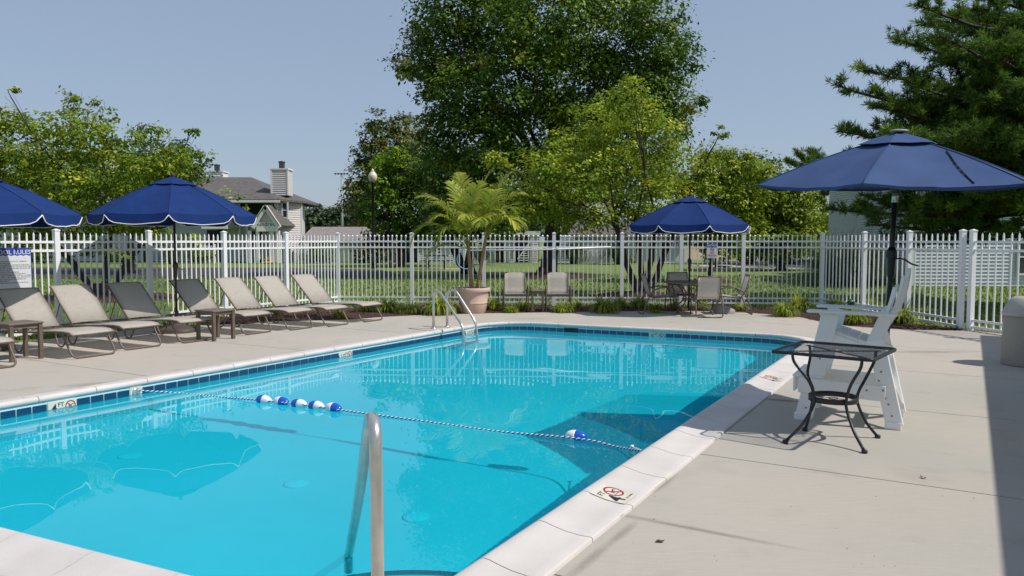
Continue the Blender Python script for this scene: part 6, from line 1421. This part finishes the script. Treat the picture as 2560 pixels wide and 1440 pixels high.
# --- right-hand house ---
hF = thing('siding_house', 'large sided house coloured grey-blue for shade at the right edge behind the fence', 'house'); Yf = 28.2
xf0, xf1 = P(2302, 0, Yf).x, P(3000, 0, Yf).x; zf = PZ(425, Yf); siding_wall(hF, (xf0, Yf), (xf1, Yf), -.02, zf, M['siding_shade'], .13); bx(hF, 'wall_core', M['siding_shade'], xf0 + .02, xf1, Yf + .13, Yf + 5, 0, zf); bx(hF, 'corner_board', M['white'], xf0 - .07, xf0 + .07, Yf - .05, Yf + .08, 0, zf)
siding_wall(hF, (xf0 - .01, Yf + .13), (xf0 - .012, Yf + 7.5), 0, zf, M['siding_shade'], .10)
bx(hF, 'frieze_board', M['white'], xf0, xf1, Yf - .05, Yf - .04, PZ(560, Yf), PZ(553, Yf))
quadroof(hF, [(xf0 - .4, Yf - .5, zf), (xf1, Yf - .5, zf), (xf1, Yf + 2.5, zf + 1.1), (xf0 - .4, Yf + 2.5, zf + 1.1)], M['roofbrown']); quadroof(hF, [(xf0 - .4, Yf + 2.5, zf + 1.1), (xf1, Yf + 2.5, zf + 1.1), (xf1, Yf + 5.4, zf), (xf0 - .4, Yf + 5.4, zf)], M['roofbrown'])
window(hF, 2541, 2620, 596, 688, Yf, True, .07)
Yw = 36; xw0, xw1 = P(2097, 0, Yw).x, P(2330, 0, Yw).x; zw = PZ(572, Yw); siding_wall(hF, (xw0, Yw), (xw1, Yw), 0, zw, M['siding_shade'], .10, 'wing_siding'); bx(hF, 'wing_core', M['siding_shade'], xw0 + 1.6, xw1, Yw + .13, Yw + 4, 0, zw)
bx(hF, 'wing_fascia', M['white'], xw0 - .2, xw1, Yw - .42, Yw - .36, zw - .08, zw + .14)
nsh = 7; r0_, r1_ = Vector((0, Yw - .4, zw + .14)), Vector((0, Yw + 3.2, PZ(505, Yw + 3.2)))
for k in range(nsh):
    p = r0_.lerp(r1_, k / nsh); q = r0_.lerp(r1_, (k + 1) / nsh); quadroof(hF, [(xw0 * p.y / Yw, p.y, p.z + .03), (xw1, p.y, p.z + .03), (xw1, q.y, q.z), (xw0 * q.y / Yw, q.y, q.z)], M['roofbrown'], .03, 'shingle_course')
siding_wall(hF, (P(2262, 0, 33).x, 33), (P(2310, 0, 33).x, 33), 0, PZ(430, 33), M['siding_shade'], .10, 'upper_siding')

# --- car on the road ---
car = thing('parked_car', 'pale estate car seen from behind beyond the fence corner', 'car', (P(2028, 0, 53).x, 53, 0))
b = MB(); b.box((0, 2.2, .62), (1.75, 4.3, .55), bev=.12); b.build('body', M['carpaint'], car); b = MB(); b.add([(-.80, .25, .88), (.80, .25, .88), (.68, .75, 1.42), (-.68, .75, 1.42), (-.80, 3.4, .88), (.80, 3.4, .88), (.68, 2.6, 1.42), (-.68, 2.6, 1.42)], [(0, 1, 2, 3), (1, 5, 6, 2), (5, 4, 7, 6), (4, 0, 3, 7), (3, 2, 6, 7)]); b.build('cabin_glass', M['glass_dark'], car)
b = MB(); b.box((0, 1.7, 1.44), (1.4, 1.9, .06), bev=.02); b.build('car_roof', M['carpaint'], car); b = MB(); b.box((0, 0, .38), (1.7, .14, .10)); b.build('bumper', M['white'], car); b = MB(); b.box((0, .03, .52), (.5, .04, .12)); b.build('number_plate', M['white'], car); b = MB(); b.box((0, .1, .25), (1.6, .3, .22)); b.build('underbody', M['dark'], car)
for x in (-.78, .78):
    for y in (.8, 3.5): b = MB(); b.lathe([(.32, -.1), (.32, .1)], 16); b.build('wheel', M['rubber'], car, (x, y, .32), (0, PI / 2, 0))
    b = MB(); b.box((x, .03, .75), (.14, .06, .22)); b.build('tail_light', M['red'], car)
# --- lamp post ---
Yl = 45; lp = thing('lamp_post', 'tall dark lamp post with a milky globe behind the left part of the far fence', 'street lamp', (P(927, 0, Yl).x, Yl, 0)); zg = PZ(455, Yl)
MB().lathe([(.17, 0), (.17, .5), (.10, .6), (.085, zg - .1), (.12, zg - .08), (.14, zg)], 14).build('post', M['blackiron'], lp)
MB().lathe([(.13, zg), (.22, zg + .12), (.26, zg + .30), (.24, zg + .42), (.14, zg + .55), (.11, zg + .60)], 18).build('globe', M['globe'], lp); MB().lathe([(.12, zg + .60), (.06, zg + .68), (.03, zg + .74), (.001, zg + .78)], 12).build('globe_cap', M['globe'], lp)
# --- stadium mast ---
Ym = 150; mz = PZ(434, Ym); mt = thing('floodlight_mast', 'tall distant floodlight mast above the garage roof', 'floodlight', (P(848, 0, Ym).x, Ym, 0)); MB().lathe([(.30, 0), (.16, mz)], 10).build('mast', M['mast'], mt)
b = MB(); b.box((0, 0, mz), (2.5, .15, .12)); b.build('crossbar', M['mast'], mt)
for k in range(5): b = MB(); b.box((-1.15 + .57 * k, -.1, mz - .05), (.34, .3, .26)); b.build('floodlight', M['dark'], mt)
# --- picnic table ---
Yt = 45; pc_ = thing('picnic_table', 'dark metal picnic table on the lawn behind the potted palm', 'picnic table', (P(1087, 0, Yt).x, Yt, 0)); b = MB(); b.box((0, 0, .76), (1.35, .75, .05)); b.build('table_top', M['blackiron'], pc_)
for y in (-.65, .65): b = MB(); b.box((0, y, .45), (1.75, .28, .05)); b.build('bench', M['blackiron'], pc_)
for x in (-.5, .5):
    b = MB(); b.tube(fillet([(x, -.65, .43), (x, -.62, .03), (x, .62, .03), (x, .65, .43)], .12), .03, 6); b.tube([(x, -.15, .03), (x, -.15, .74)], .03, 6); b.tube([(x, .15, .03), (x, .15, .74)], .03, 6); b.build('leg_frame', M['blackiron'], pc_)
sheet([Vector((P(1050, 0, 44).x, 44.2, 0)), Vector((P(1150, 0, 44).x, 44.2, 0)), Vector((P(1150, 0, 46).x, 46, 0)), Vector((P(1050, 0, 46).x, 46, 0))], 'pale_ground_patch', M['path'], -.02)
# --- small things on the far lawn ---
t = thing('wheelie_bin', 'dark green refuse bin at the corner of the two storey house', 'bin', (P(703, 0, 55).x, 55, 0)); b = MB(); b.box((0, 0, .5), (.55, .6, 1.0), bev=.05); b.build('bin_body', M['greenpaint'], t); b = MB(); b.box((0, 0, 1.03), (.6, .66, .07), bev=.02); b.build('bin_lid', M['greenpaint'], t)
t = MB().lathe([(.40, 0), (.45, .06), (.38, .12), (.001, .10)], 16).build('toy_dish', M['orange'], None, (P(656, 0, 55.6).x, 55.6, 0)); tag(t, 'round orange plastic dish on the grass at the house entrance', 'toy')
t = thing('bird_feeder', 'wooden post with a box beside the sidewalk at right', 'post box', (P(1799, 0, 47).x, 47, 0)); b = MB(); b.box((0, 0, .45), (.08, .08, .9)); b.build('post', M['barkred'], t); b = MB(); b.box((0, 0, 1.05), (.30, .25, .34)); b.build('box', M['mast'], t)
t = MB().lathe([(.10, 0), (.09, 3.2)], 8).build('wooden_post', M['path'], None, (P(1927, 0, 50).x, 50, 0)); tag(t, 'pale wooden post standing at the roadside trees', 'post')
